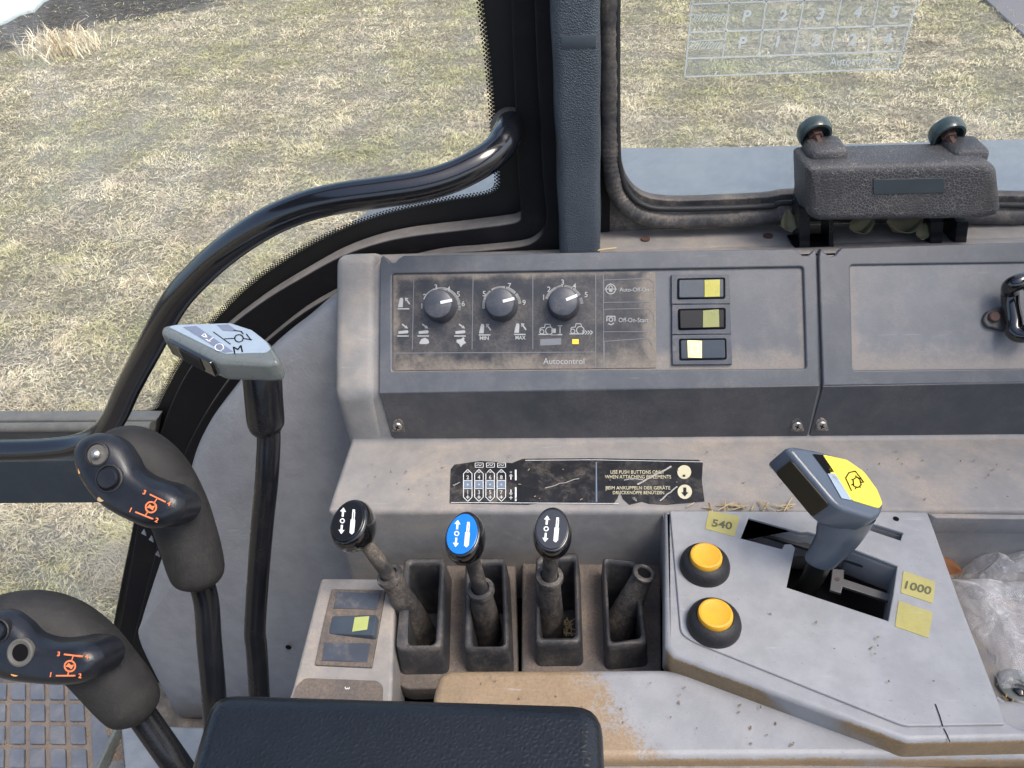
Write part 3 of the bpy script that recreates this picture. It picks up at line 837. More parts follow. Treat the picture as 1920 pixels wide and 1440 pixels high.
# lift-arm pictograms
def lift(x, y, up):
    if up: pol = [[(x - 2, y + 14), (x + 2, y - 3), (x + 6, y - 4), (x + 8, y - 1), (x + 7, y + 14)]]; ar = [[(x + 13, y - 2), (x + 20, y + 8)]]; hd = [[(x + 11, y - 4), (x + 18, y - 3), (x + 12, y + 3)]]
    else: pol = [[(x, y + 8), (x, y + 3), (x + 17, y + 1), (x + 19, y + 4), (x + 17, y + 7)]]; ar = [[(x + 7, y - 10), (x + 14, y - 5)]]; hd = [[(x + 18, y - 2), (x + 15, y - 8), (x + 11, y - 3)]]
    return pol + hd, ar, [(2.2, [(x - 2, y + (17 if up else 12)), (x + 19, y + (17 if up else 12))])]
def picto(po, st):
    parts = []
    if po: parts.append(polys('p', po, PP, M_PRINT, None))
    if st: parts.append(strokes('s', st, PP, 1.5, M_PRINT, None))
    return join_into(parts, 'pictogram', film)
for x, y, u in [(748, 562, 1), (747, 618, 0), (785, 618, 0), (854, 618, 0), (900, 611, 1), (966, 610, 1)]:
    a, b, c = lift(x, y, u); picto(a, [(2.6, l) for l in b] + c)
picto([[(786, 643), (790, 636), (797, 633), (803, 637), (805, 643), (800, 645), (788, 645)]], [])
picto([[(856, 637), (864, 636), (869, 632), (871, 634), (870, 638), (874, 643), (868, 646), (864, 651), (861, 645), (856, 642)]], [])
for tx, ty in ((1012, 610), (1070, 609)):
    st = [(1.5, circ(tx + 4, ty + 12, 4)), (1.7, circ(tx + 18, ty + 10, 7)), (1.5, [(tx, ty + 8), (tx + 2, ty + 5), (tx + 9, ty + 4), (tx + 10, ty - 2), (tx + 19, ty - 2), (tx + 21, ty + 4)]), (2, [(tx - 2, ty + 17), (tx + 20, ty + 17)])]
    if tx < 1050:
        st += [(1.3, [(1046, 611), (1054, 611)]), (1.3, [(1046, 627), (1054, 627)]), (1.5, [(1050, 613), (1050, 625)]), (1, [(1033, 628), (1054, 628)])]
        picto([[(1034, 616), (1042, 616), (1042, 624), (1034, 624)]], st)
    else: picto([], st + [(1.6, [(1092 + i * 5, 620), (1096 + i * 5, 623), (1092 + i * 5, 627)]) for i in range(4)])
picto([[(1142, 541), (1148, 541), (1148, 547), (1142, 547)]], [(1.8, circ(1145, 542, 9, 18)), (1.6, [(1134, 542), (1156, 542)]), (1.5, circ(1145, 539, 3.2)), (1.4, [(1145, 531), (1145, 534)])])
picto([], [(1.8, [(1138, 602), (1138, 593), (1153, 593), (1153, 602)]), (1.8, circ(1145.5, 599, 3.6)), (1.8, [(1141, 607), (1146, 609), (1151, 606)])])
text('lettering', 'MIN', 908, 634, 7, PP, M_PRINT, film, bold=.02, wpx=17)
text('lettering', 'MAX', 976, 633, 7, PP, M_PRINT, film, bold=.02, wpx=19)
text('lettering', 'Autocontrol', 1057, 677, 11.5, PP, M_PRINT, film, wpx=77)
text('lettering', 'Auto-Off-On', 1189, 543, 7.5, PP, M_PRINT, film, wpx=55)
text('lettering', 'Off-On-Start', 1188, 600, 8.5, PP, M_PRINT, film, wpx=56)
plate('indicator_light', [(1073, 636), (1085, 636), (1085, 645), (1073, 645)], PP, .0006, M_AMBER, film, bevel=.0001, off=.0008)
polys('dim_window', [[(1013, 636), (1052, 634), (1052, 646), (1013, 648)]], PP, M_PRINTDIM, film, off=.0002)

# rocker switches
def rocker(parent, pl, quad, cap, lens, capmat, lensmat, tilt=1):
    """quad: frame corners; cap: rocker outline; lens: coloured end"""
    fr = plate('switch_frame', quad, pl, .0045, M_SW, parent, bevel=.0005, off=.0035)
    plate('switch_well', [(p[0], p[1]) for p in cap], pl, .0008, M_DARK, fr, bevel=.0001, off=.0039, r=.002)
    cx = sum(p[0] for p in cap) / 4; cy = sum(p[1] for p in cap) / 4
    inn = [(cx + (p[0] - cx) * .93, cy + (p[1] - cy) * .86) for p in cap]
    # the rocker is tilted about its middle
    tl = Pl.__new__(Pl); ang = math.radians(4 * tilt)
    o = pl.w(cx, cy, .0055)
    tl.o = o; tl.n = (pl.n * math.cos(ang) + pl.u * math.sin(ang)).normalized(); tl.u = (pl.u - tl.n * pl.u.dot(tl.n)).normalized(); tl.v = tl.n.cross(tl.u)
    cp = plate('rocker_cap', inn, tl, .006, capmat, fr, bevel=.0007, r=.0015)
    ln = plate('switch_lens', lens, tl, .0008, lensmat, cp, bevel=.0002, off=.0006)
    return fr, tl, cp
M_SW = plastic('switch frame plastic', (.055, .065, .085), dust=.4, rough=.4, grain=.1, scuff=.1, scale=50, lo=.45, hi=.75)
M_CAPD = plastic('rocker dark plastic', (.007, .008, .012), dust=.02, rough=.4, grain=.1, scuff=.05, spec=.25)
M_CAPG = plastic('rocker grey plastic', (.05, .065, .085), dust=.05, rough=.4, grain=.1, scuff=.1, spec=.35)
PRK = PF.shift(.0008)
rocker(hood, PRK, [(1259, 515), (1367, 514), (1369, 569.5), (1259, 570)], [(1270, 522), (1360, 520), (1360, 560), (1270, 561)], [(1321, 525), (1350, 524), (1350, 556), (1321, 557)], M_CAPG, M_OLIVE2, 1)
rocker(hood, PRK, [(1260, 571), (1369, 570.5), (1371, 626), (1260, 627)], [(1271, 579), (1361, 577), (1361, 617), (1272, 619)], [(1318, 582), (1348, 580), (1349, 613), (1318, 614)], M_CAPD, M_OLIVE, 1)
fr, tl, cp = rocker(hood, PRK, [(1260, 628), (1371, 627), (1373, 683), (1261, 684)], [(1273, 635), (1362, 634), (1363, 674), (1274, 676)], [(1289, 638), (1316, 639), (1316, 671), (1290, 670)], M_CAPG, M_LIT, -1)
strokes('switch_symbol', [[(1296, 647), (1296, 662), (1305, 664)], [(1296, 647), (1307, 649)], [(1307, 645), (1310, 655), (1306, 664)]], tl, 1.6, M_WHITE, cp, off=.0022)

def screw(x, y, parent, pl=PSK, mat=None):
    k = pl.w(x, y)
    plate('screw_recess', [(x - 12, y + 12), (x - 9, y - 7), (x, y - 13), (x + 9, y - 8), (x + 14, y + 12)], pl, .001, M_SKIRT2, parent, bevel=.0002, off=.0006, r=.002)
    s = lathe('screw', [(.0046, .0006), (.0048, .0015), (.0042, .0026), (.0030, .0030), (0, .0031)], k, pl.n, M_STEEL, parent, 20)
    q = pl.shift(.0033)
    a, b, _ = proj(k + pl.n * .0033)
    strokes('screw_slot', [[(a - 4, b - 2), (a + 4, b + 2)], [(a - 2, b + 4), (a + 2, b - 4)]], q, 2, M_DARK, s, off=.0001)
M_SKIRT2 = plastic('recess dusty plastic', (.035, .038, .045), dust=.9, rough=.5, scuff=0, scale=60, lo=.35, hi=.6)
screw(746, 798, hood); screw(1494, 797, hood)

hood2 = thing('blank_hood', 'plain blue grey hood with a recessed panel and black turn catch, right of the dials', 'cover', (.45, .6, -.40 + H))
rec2 = [(1594, 497), (2200, 488), (2200, 688), (1599, 694)]
plate('hood_face', [(1535, 482), (1538, 466), (1541, 466), (1548, 475), (1557, 481), (1566, 478), (1572, 470), (1578, 464), (2240, 444), (2250, 712), (1543, 724)], PF, .016, M_HOOD, hood2, holes=[rec2], bevel=.0014, hr=.003, off=.004)
plate('hood_skirt', [(1543, 725), (2250, 712), (2250, 822), (1520, 821), (1517, 816)], PSK, .012, M_HOODSHADE, hood2, bevel=.0012)
plate('recess_panel', [(1586, 490), (2210, 480), (2210, 696), (1592, 702)], PF.shift(.0016), .006, M_HOOD3, hood2, bevel=.0003)
screw(1540, 796, hood2)
# dark gap filler between the hoods is the console itself
# turn catch
kc = PF.w(1863, 596)
ct = plate('catch_base', [(1844, 600), (1850, 584), (1872, 577), (1898, 566), (1912, 600), (1895, 622), (1868, 617), (1850, 612)], PF.shift(.006), .006, M_POCK, hood2, bevel=.0015, r=.004)
lathe('catch_screw', [(.0048, 0), (.0048, .002), (.004, .003), (0, .0032)], PF.w(1863, 594, .0062), PF.n, M_RUST, ct, 16)
kp = [(1894, 548, .014), (1895, 538, .022), (1905, 531, .026), (1922, 527, .026), (1938, 540, .026), (1945, 575, .026), (1938, 612, .022), (1920, 628, .018), (1902, 622, .014), (1900, 600, .012), (1895, 570, .012), (1894, 548, .014)]
tube('catch_handle', [PF.w(a, b, h) for a, b, h in kp], [.0072] * len(kp), M_GLOSS, ct, 14, k=5)

# ------------------------------------------------------------------ decal on the ledge
dc = plate('ledge_decal', [(845, 880), (852, 871), (900, 864), (960, 868), (980, 860), (1108, 859), (1310, 862), (1318, 868), (1316, 900), (1321, 940), (1250, 946), (1215, 944), (1205, 940), (1180, 946), (1168, 935), (1162, 920),
      (1158, 934), (1150, 945), (1010, 943), (990, 946), (843, 943)], PLg, .0004, M_DECAL, cons, bevel=.0001, off=.0008)
PDL = PLg.shift(.0009)
ln = []
for i, x in enumerate((877, 898, 919, 940)):
    ln.append([(x, 880), (x - 8, 888), (x - 8, 932), (x, 940), (x + 8, 932), (x + 8, 888), (x, 880)])
    ln.append([(x - 8, 901), (x + 8, 901)]); ln.append([(x - 8, 916), (x + 8, 916)])
    ln.append([(x - 2.5, 885), (x + 2.5, 885)]); ln.append([(x - 3, 932), (x + 3, 932)]); ln.append([(x, 929), (x, 935)])
    if i:
        ln.append((1, [(x - 7, 868), (x + 8, 868), (x + 8, 876), (x - 7, 876), (x - 7, 868)])); ln.append((1, [(x - 5, 873), (x - 1, 871), (x + 2, 873), (x + 5, 871)]))
ln += [(1.8, [(958, 899), (958, 891)]), (1.8, [(958, 918), (958, 926)]), [(956, 885), (960, 885)], [(955, 933), (961, 933)], [(958, 930), (958, 936)], (3, [(967, 881), (967, 900)]), (3, [(967, 914), (967, 939)])]
ln += [(1, [(985, 863), (1115, 862), (1316, 866)]), (1, [(846, 942), (1160, 944)])]
strokes('decal_lines', ln, PDL, 1.2, M_WHITE, dc)
for q_ in ([(958, 888), (954, 893), (962, 893)], [(958, 929), (954, 924), (962, 924)]): polys('decal_arrow', [q_], PDL, M_WORN, dc)
M_SLATE = simple('slate print', (.16, .21, .28), .5)
for q_ in [[(x - 7.5, 902), (x + 7.5, 902), (x + 7.5, 915), (x - 7.5, 915)] for x in (877, 898, 919, 940)] + [[(1117, 866), (1119, 866), (1120, 941), (1117, 941)]]: polys('decal_block', [q_], PDL, M_SLATE, dc, off=.0003)
polys('decal_dots', [circ(x, 908.5, 1.8, 10)[:-1] for x in (877, 898, 919, 940)], PDL, M_WORN, dc, off=.0005)
for i, x in enumerate((877, 898, 919, 940)):
    text('decal_number', '2468'[i], x, 895, 7.5, PDL, M_WORN, dc, bold=.02); text('decal_number', '1357'[i], x, 923, 7.5, PDL, M_WORN, dc, bold=.02)
M_CREAM = simple('cream print', (.62, .58, .40), .5)
text('decal_lettering', 'USE PUSH BUTTONS ONLY', 1195, 885, 6.5, PDL, M_CREAM, dc, wpx=101)
text('decal_lettering', 'WHEN ATTACHING IMPLEMENTS', 1196, 894, 6.5, PDL, M_CREAM, dc, wpx=124)
text('decal_lettering', 'BEIM ANKUPPELN DER GERÄTE', 1196, 914, 7.5, PDL, M_CREAM, dc, wpx=121)
text('decal_lettering', 'DRUCKKNÖPFE BENÜTZEN', 1197, 923, 7.5, PDL, M_CREAM, dc, wpx=96)
polys('decal_discs', [circ(1283, 885, 13, 24)[:-1], circ(1284, 922, 13.5, 24)[:-1]], PDL, M_CREAM, dc, off=.0003)
polys('decal_disc_arrow', [[(1281, 914), (1287, 914), (1287, 923), (1291, 923), (1284, 931), (1277, 923), (1281, 923)], [(1280, 890), (1285, 890), (1285, 894), (1280, 894)]], PDL, M_DECAL, dc, off=.0005)
# torn scratches in the decal
M_SCR = simple('scratch through film', (.42, .40, .37), .6)
rs = random.Random(3)
SC = []
for (a, b, w) in [((1196, 908), (1258, 875), 3.5), ((1170, 899), (1205, 898), 2), ((1238, 938), (1270, 912), 2.6), ((1022, 914), (1085, 897), 1.4), ((850, 910), (862, 905), 1.5), ((1186, 932), (1194, 938), 2.5)]:
    pts = [(a[0] + (b[0] - a[0]) * t / 7 + rs.uniform(-1, 1), a[1] + (b[1] - a[1]) * t / 7 + rs.uniform(-1.2, 1.2)) for t in range(8)]
    strokes('decal_scratch', [(w, pts)], PDL, 2, M_SCR, dc, off=.0007)

# ------------------------------------------------------------------ lever pit: base mouldings with four pockets
ZB, ZR = -.590, -.556
PBm, PR = zpl(ZB), zpl(ZR)
P1o = [(757, 1045), (835, 1043), (829, 1215), (741, 1217)]; P1i = [(765, 1056), (825, 1055), (816, 1206), (762, 1207)]
P1i = [(768, 1056), (824, 1055), (816, 1206), (764, 1207)]
P2o = [(872, 1044), (948, 1043), (955, 1217), (870, 1218)]; P2i = [(881, 1056), (940, 1055), (944, 1209), (884, 1209)]
P3o = [(1004, 1041), (1084, 1033), (1090, 1206), (1003, 1207)]; P3i = [(1013, 1053), (1076, 1047), (1079, 1194), (1012, 1194)]
P4o = [(1129, 1042), (1196, 1050), (1215, 1207), (1136, 1214)]; P4i = [(1137, 1052), (1187, 1058), (1203, 1194), (1145, 1202)]
def swell(q, k):
    cx = sum(p[0] for p in q) / 4; cy = sum(p[1] for p in q) / 4
    return [(cx + (p[0] - cx) * k, cy + (p[1] - cy) * k) for p in q]
def pocket(o, i, par):
    """flared tube: wider at its foot, rolled rim on top, inner walls going down"""
    lo = [PR.l(*p) for p in o]; li = [PR.l(*p) for p in i]
    ro = rounded(lo, .006, 6); ri = rounded(li, .0045, 6)
    n = len(ro); cx = sum(p[0] for p in lo) / 4; cy = sum(p[1] for p in lo) / 4
    rings = []
    def ring(P, k, z): rings.append([Vector((cx + (p[0] - cx) * k, PR.o.y + cy + (p[1] - cy) * k, z + H)) for p in P])
    mid = [((a[0] + b[0]) / 2, (a[1] + b[1]) / 2) for a, b in zip(ro, ri)]
    ring(ro, 1.10, ZB - .003); ring(ro, 1.05, ZB + .010); ring(ro, 1.0, ZR - .006); ring(ro, .985, ZR - .0015); ring(mid, 1.0, ZR); ring(ri, 1.015, ZR - .0015); ring(ri, 1.0, ZR - .005); ring(ri, .96, ZB - .045)
    V = [v for r in rings for v in r]; F = []
    for a in range(len(rings) - 1):
        for j in range(n): F.append((a * n + j, a * n + (j + 1) % n, (a + 1) * n + (j + 1) % n, (a + 1) * n + j))
    F.append(tuple((len(rings) - 1) * n + j for j in range(n)))
    return mesh_from('pocket', V, F, M_POCK, par, 60)
bz = thing('pit_moulding', 'dusty black moulding with two deep pockets, left half of the lever pit', 'moulding', PBm.w(850, 1150))
h12 = [[PBm.l(*proj(Vector((PR.w(*p).x, PR.w(*p).y, ZB + H)))[:2]) for p in q] for q in (P1i, P2i)]
plate_local('bezel_plate', rounded([PBm.l(*p) for p in [(745, 1048), (966, 1046), (972, 1262), (960, 1286), (760, 1292), (735, 1272), (736, 1150)]], .006), h12, PBm.mat(), .02, .002, M_BASE, bz)
pocket(P1o, P1i, bz); pocket(P2o, P2i, bz)
bz2 = thing('pit_moulding', 'dusty black moulding with two deep pockets, right half of the lever pit', 'moulding', PBm.w(1110, 1150))
h34 = [[PBm.l(*proj(Vector((PR.w(*p).x, PR.w(*p).y, ZB + H)))[:2]) for p in q] for q in (P3i, P4i)]
plate_local('bezel_plate', rounded([PBm.l(*p) for p in [(980, 1024), (1238, 1036), (1240, 1276), (978, 1276)]], .003), h34, zpl(ZB + .004).mat(), .024, .002, M_BASE, bz2)
pocket(P3o, P3i, bz2); pocket(P4o, P4i, bz2)
# pit end wall on the right
box3('pit_wall', (PLg.w(1243, 960).x, .322, -.62), (PLg.w(1243, 960).x + .004, .4352, -.512), M_CONS, cons, .001)

# ------------------------------------------------------------------ spool levers
GRP = 'spool valve levers standing in the pockets'
def symbol(pl, cx, cy, s, a, par, off=.0006):
    ca, sa = math.cos(math.radians(a)), math.sin(math.radians(a))
    def R(x, y): return (cx + (x * ca - y * sa) * s, cy + (x * sa + y * ca) * s)
    po = [[R(-11, -26), (R(-17, -18)), R(-13, -18), R(-13, -8), R(-9, -8), R(-9, -18), R(-5, -18)],
          [R(-11, 26), (R(-17, 18)), R(-13, 18), R(-13, 8), R(-9, 8), R(-9, 18), R(-5, 18)],
          [R(5, -4), R(14, -4), R(14, 20), R(10, 25), R(5, 22)], [R(7, -24), R(12, -24), R(12, -19), R(7, -19)]]
    polys('knob_symbol', po, pl, M_WHITE, par, off)
    strokes('knob_symbol_lines', [[R(-11 + 4 * math.cos(t * .63), 4 * math.sin(t * .63)) for t in range(11)], [R(8, -19), R(8, -4)], [R(11.5, -19), R(11.5, -4)]], pl, 2.2 * s, M_WHITE, par, off)
def spool(label, kx, ky, fx, fy, rx, ry, col, cpt, bpt, zk, zc, facedark, tilt):
    K = zpl(zk).w(kx, ky); C = zpl(zc).w(*cpt); B = zpl(-.615).w(*bpt)
    t = thing('spool_lever', label, 'lever', B, GRP)
    ax = (K - C).normalized()
    d = (K - CAM).dot(FW)
    # sleeve, collar, rod
    S = .0125
    tube('rubber_sleeve', [B, B + (C - B) * .35, B + (C - B) * .8, C], [S * 1.05, S * 1.02, S * .80, S * .74], M_SLEEVE, t, 24, k=4)
    lathe('collar', [(S * .7, -.002), (S * .92, -.001), (S * .95, .002), (S * .9, .004), (S * .62, .0045), (S * .6, .001)], C, ax, M_SLEEVE, t, 28)
    tube('rod', [C - ax * .004, C + (K - C) * .5, K], .0064, M_SLEEVE, t, 18, k=2)
    # egg-shaped knob facing the driver, flat printed face
    fn = (CAM - K).normalized()
    fn = (fn + RT * tilt[0] + UP * tilt[1]).normalized()
    upv = (UP - fn * UP.dot(fn)).normalized()
    rv = upv.cross(fn)
    RX, RY = rx * d / FPX, ry * d / FPX
    V = []; F = []; n = 36
    prof = [(.02, -1.12), (.4, -1.04), (.68, -.84), (.88, -.5), (.98, -.1), (.99, .2), (.95, .46), (.89, .64), (.84, .72), (.80, .745), (.77, .735), (.01, .75)]
    for r, h in prof:
        for j in range(n):
            a = 2 * math.pi * j / n
            V.append(K + rv * math.cos(a) * RX * r * (1 - .06 * math.sin(a)) + upv * math.sin(a) * RY * r + fn * h * RX * .95)
    for i in range(len(prof) - 1):
        for j in range(n): F.append((i * n + j, i * n + (j + 1) % n, (i + 1) * n + (j + 1) % n, (i + 1) * n + j))
    F.append(tuple(range(n))); F.append(tuple((len(prof) - 1) * n + j for j in range(n)))
    kb = mesh_from('knob', V, F, M_GLOSS, t, 70)
    fp = Pl.__new__(Pl); fp.n = fn; fp.u = rv; fp.v = upv; fp.o = K + fn * (.75 * RX * .95)
    ell = [(math.cos(2 * math.pi * j / 32) * RX * .765 * (1 - .06 * math.sin(2 * math.pi * j / 32)), math.sin(2 * math.pi * j / 32) * RY * .765) for j in range(32)]
    cp = plate_local('knob_cap', ell, [], fp.shift(.0009).mat(), .0012, .0003, facedark, kb)
    sx, sy, _ = proj(fp.o)
    symbol(fp.shift(.0009), sx, sy, ry / 52, 5, cp, .0003)
    return t
M_FACEB = simple('gloss slate knob cap', (.012, .014, .018), .1, coat=1.0)
spool('spool lever with a glossy black knob leaning left, leftmost of the row', 665, 988, 652, 975, 41, 50, None, (733, 1083), (792, 1190), -.462, -.522, M_FACEB, (-.50, .42))
spool('spool lever with a bright blue knob cap', 874, 1011, 868, 997, 38, 51, None, (902, 1108), (915, 1190), -.462, -.530, M_BLUE, (-.30, .42))
spool('spool lever with a glossy black knob standing upright, right of the blue one', 1036, 1002, 1035, 990, 37, 50, None, (1030, 1084), (1030, 1185), -.462, -.520, M_FACEB, (-.06, .42))
# bare fourth sleeve with an open end
Bp, Tp = zpl(-.622).w(1150, 1196), zpl(-.535).w(1207, 1076)
t4 = thing('lever_sleeve', 'empty black rubber lever sleeve with an open end in the rightmost pocket', 'sleeve', Bp)
ax4 = (Tp - Bp).normalized()
tube('sleeve_tube', [Bp, Bp + (Tp - Bp) * .35, Bp + (Tp - Bp) * .8, Tp - ax4 * .001], [.016, .0135, .0098, .0088], M_SLEEVE, t4, 24, k=4)
lathe('sleeve_ring', [(.0085, -.004), (.0098, -.001), (.0098, .0012), (.0088, .002), (.0062, .002), (.0056, .0), (.0056, -.001)], Tp, ax4, M_SLEEVE, t4, 28)
lathe('sleeve_hole', [(.0057, 0), (.0057, .0012)], Tp - ax4 * .0002, ax4, M_DARK, t4, 24)

# ------------------------------------------------------------------ small switch plinth left of the pit
PW_ = zpl(-.556)
pn = thing('switch_plinth', 'dusty grey plinth with one olive rocker switch between two blank covers', 'switch panel', zpl(-.58).w(640, 1200))
plate('plinth_body', [(601, 1086), (606, 1083), (722, 1084), (740, 1100), (736, 1286), (728, 1420), (505, 1420), (548, 1290)], PW_, .06, M_CONS, pn, bevel=.003, r=.004, res=3)
bezp = PW_.shift(.0008)
plate('plinth_bezel', [(622, 1104), (723, 1106), (715, 1152), (697, 1251), (590, 1246), (606, 1170)], PW_, .003, M_BASE, pn, bevel=.0006, off=.0022, r=.001)
bz3 = PW_.shift(.0024)
plate('blank_cover', [(633, 1109), (713, 1112), (706, 1142), (625, 1140)], bz3, .001, M_SW, pn, bevel=.0003, off=.0007)
plate('blank_cover', [(609, 1204), (694, 1206), (688, 1241), (603, 1238)], bz3, .001, M_SW, pn, bevel=.0003, off=.0007)
cap = [(622, 1155), (706, 1152), (700, 1191), (616, 1188)]
cx, cy = 661, 1171
tl = Pl.__new__(Pl); a = math.radians(9); tl.o = bz3.w(cx, cy, .0035); tl.n = (bz3.n * math.cos(a) - bz3.u * math.sin(a)).normalized(); tl.u = (bz3.u - tl.n * bz3.u.dot(tl.n)).normalized(); tl.v = tl.n.cross(tl.u)
cpb = plate('rocker_cap', cap, tl, .009, M_CAPG, pn, bevel=.0009, r=.002)
plate('switch_lens', [(665, 1157), (692, 1155), (688, 1180), (660, 1184)], tl, .0008, simple('pale olive lens', (.42, .47, .16), .35), cpb, bevel=.0002, off=.0005)
plate('dial_plate', [(572, 1271), (708, 1276), (718, 1286), (716, 1360), (530, 1360), (556, 1285)], PW_, .002, M_BASE, pn, bevel=.0004, off=.001, r=.003)
text('dial_numeral', '3', 651, 1290, 9, PW_, M_WHITE, pn, off=.0014, ang=90)

# ------------------------------------------------------------------ power take-off cover plate
PT = zpl(-.5075)
pto = thing('lever_cover_plate', 'pale blue grey cover plate with a stepped slot, yellow buttons and yellow number tags', 'cover plate', zpl(-.55).w(1550, 1200))
LipO = [(1246, 957), (1742, 959), (1800, 1120), (1890, 1352), (1925, 1366), (2060, 1366), (2060, 1386), (1912, 1388), (1705, 1392), (1690, 1388), (1262, 1232), (1246, 1212)]
slot = [(1403, 975), (1497, 1000), (1684, 1035 - 22), (1690, 1000), (1680, 1015), (1640, 990)]
slotA = [(1403, 974), (1500, 1001), (1560, 1012), (1638, 988), (1690, 998), (1689, 1015), (1683, 1016), (1600, 1008), (1596, 1032), (1680, 1064), (1664, 1166), (1475, 1104), (1490, 1030), (1483, 1022), (1470, 1023), (1466, 1032), (1388, 1012)]
slotA = [(1403, 974), (1500, 1001), (1514, 1000), (1590, 1022), (1596, 1032), (1681, 1064), (1673, 1118), (1664, 1167), (1474, 1104), (1490, 1030), (1483, 1023), (1470, 1023), (1465, 1032), (1388, 1012)]
slotB = [(1625, 983), (1642, 986), (1692, 1002), (1687, 1016), (1630, 997)]
f = lambda ps: [PT.l(*p) for p in ps]
M_LIP = plastic('lip worn to tan', (.285, .29, .30), dust=.25, rough=.42, scuff=.2, scale=12, lo=.5, hi=.75, tan=((.25, .175, .095), edge_tan))
tanm, tnt, tb = new_mat('lip tan flank')
plate_local('cover_lip', rounded(f(LipO), [.002, .002, 0, 0, .002, 0, 0, .002, .01, .006, 0, 0], 6), [f(slotA), f(slotB)], PT.mat(), .034, .0045, M_LIP, pto, res=4)
ins = [(1256, 961), (1737, 963), (1794, 1122), (1882, 1361), (1700, 1364), (1684, 1360), (1300, 1206), (1276, 1190)]
plate_local('cover_panel', rounded(f(ins), [.002, .002, 0, .001, .006, .004, .01, .01], 6), [f(slotA), f(slotB)], PT.shift(.0022).mat(), .004, .0009, M_PTO, pto)
bpy.data.materials.remove(tanm); del MATS['lip tan flank']
PTT = PT.shift(.0022)
# floor and walls under the slot
box3('slot_well', (PT.w(1380, 1000).x, .275, -.60), (PT.w(1700, 1000).x, .425, -.575), M_DARK, pto, .001)
plate('detent_strip', [(1395, 980), (1500, 1008), (1600, 1040), (1680, 1066), (1676, 1080), (1590, 1050), (1480, 1018), (1392, 990)], PT.shift(-.012), .004, M_POCK, pto, bevel=.0008)
gt = plate('gate_tongue', [(1561, 1066), (1583, 1068), (1582, 1085), (1670, 1114), (1666, 1127), (1580, 1099), (1577, 1112), (1556, 1106)], PT.shift(-.016), .003, M_METAL, pto, bevel=.0005)
lathe('tongue_hole', [(.0018, 0), (.0018, .0003)], PT.w(1570, 1086, -.0158), (0, 0, 1), M_RUST, gt, 12)
# crack and small holes
strokes('crack', [(1.8, [(1754, 1320), (1762, 1342), (1768, 1362)])], PTT, 3, M_DARK, pto, off=.0006)
strokes('crack', [(1.8, [(1770, 1366), (1776, 1378), (1781, 1391)])], PT.shift(.0002), 3, M_DARK, pto, off=.0004)
lathe('screw_hole', [(.0024, 0), (.0024, .0004)], PTT.w(1680, 973), (0, 0, 1), M_DARK, pto, 16)
# yellow push buttons
for (x, y, r) in ((1321, 1063, 46), (1338, 1171, 50)):
    k = PTT.w(x, y); d = (k - CAM).dot(FW); R = r * d / FPX
    bs = lathe('button_boot', [(R, 0), (R * 1.0, .003), (R * .95, .007), (R * .82, .0105), (R * .68, .012), (R * .66, .011)], k, (0, 0, 1), M_RUB, pto, 40)
    kk = k + Vector((0, 0, .0105))
    lathe('push_button', [(R * .64, 0), (R * .64, .0035), (R * .61, .0050), (R * .54, .0054), (R * .47, .0048), (0, .0044)], kk, (0, 0, 1), M_YELLOW, bs, 40)
# tags
tg = plate('number_tag', [(1329, 957), (1387, 968), (1377, 1006), (1322, 991)], PTT, .0006, M_YTAG, pto, bevel=.0001, off=.0005, r=.001)
text('tag_number', '540', 1354, 983, 14, PTT, simple('faded print', (.12, .12, .06), .5), tg, off=.0008, ang=10, bold=.02, wpx=38)
tg = plate('number_tag', [(1694, 1070), (1754, 1091), (1749, 1131), (1689, 1111)], PTT, .0006, M_YTAG, pto, bevel=.0001, off=.0005, r=.001)
text('tag_number', '1000', 1722, 1102, 15, PTT, MATS['faded print'], tg, off=.0008, ang=14, bold=.02, wpx=50)
plate('number_tag', [(1685, 1126), (1749, 1148), (1741, 1196), (1678, 1174)], PTT, .0006, M_YTAG, pto, bevel=.0001, off=.0005, r=.001)

# ------------------------------------------------------------------ power take-off lever
n0 = Vector((.40, -.18, .88)).normalized()
o0 = PT.w(1560, 905) + Vector((0, -.02, .0))
hd = PD(1560, 905, .535)
HP = Pl.__new__(Pl); HP.n = n0; HP.o = hd; HP.u = (Vector((1, 0, 0)) - n0 * n0.x).normalized(); HP.v = n0.cross(HP.u)
base = zpl(-.57).w(1520, 1100)
pl_ = thing('pto_lever', 'slate grey shift lever with a bright yellow label on its angled head', 'lever', base)
topo = [(1474, 838), (1489, 835), (1530, 842), (1585, 857), (1624, 882), (1650, 917), (1660, 948), (1652, 968), (1638, 974), (1578, 955), (1560, 940)]
hp_ = plate('lever_head', topo, HP, .026, M_PTOH, pl_, bevel=.0042, res=5, r=.003)
plate('head_label', [(1543, 852), (1588, 862), (1620, 884), (1645, 918), (1655, 944), (1648, 953), (1598, 938), (1560, 893)], HP, .0007, M_YLABEL, hp_, bevel=.0001, off=.0006, r=.002)
polys('label_block', [[(1524, 851), (1543, 853), (1564, 884), (1552, 888)]], HP, M_DARK, hp_, off=.0006)
polys('label_block', [[(1552, 888), (1566, 888), (1597, 938), (1578, 934)]], HP, M_LABELPALE, hp_, off=.0006)
ic = [[(1597, 920), (1586, 896), (1592, 886), (1604, 883), (1620, 904)], [(1600, 899), (1607, 894), (1613, 899), (1615, 909), (1609, 914), (1601, 911), (1600, 899)]]
for a in range(0, 360, 52): ic.append([(1607 + 7.5 * math.cos(math.radians(a)), 904 + 9 * math.sin(math.radians(a))), (1607 + 11 * math.cos(math.radians(a)), 904 + 12.5 * math.sin(math.radians(a)))])
strokes('label_symbol', ic, HP, 1.9, M_DARK, hp_, off=.0011)
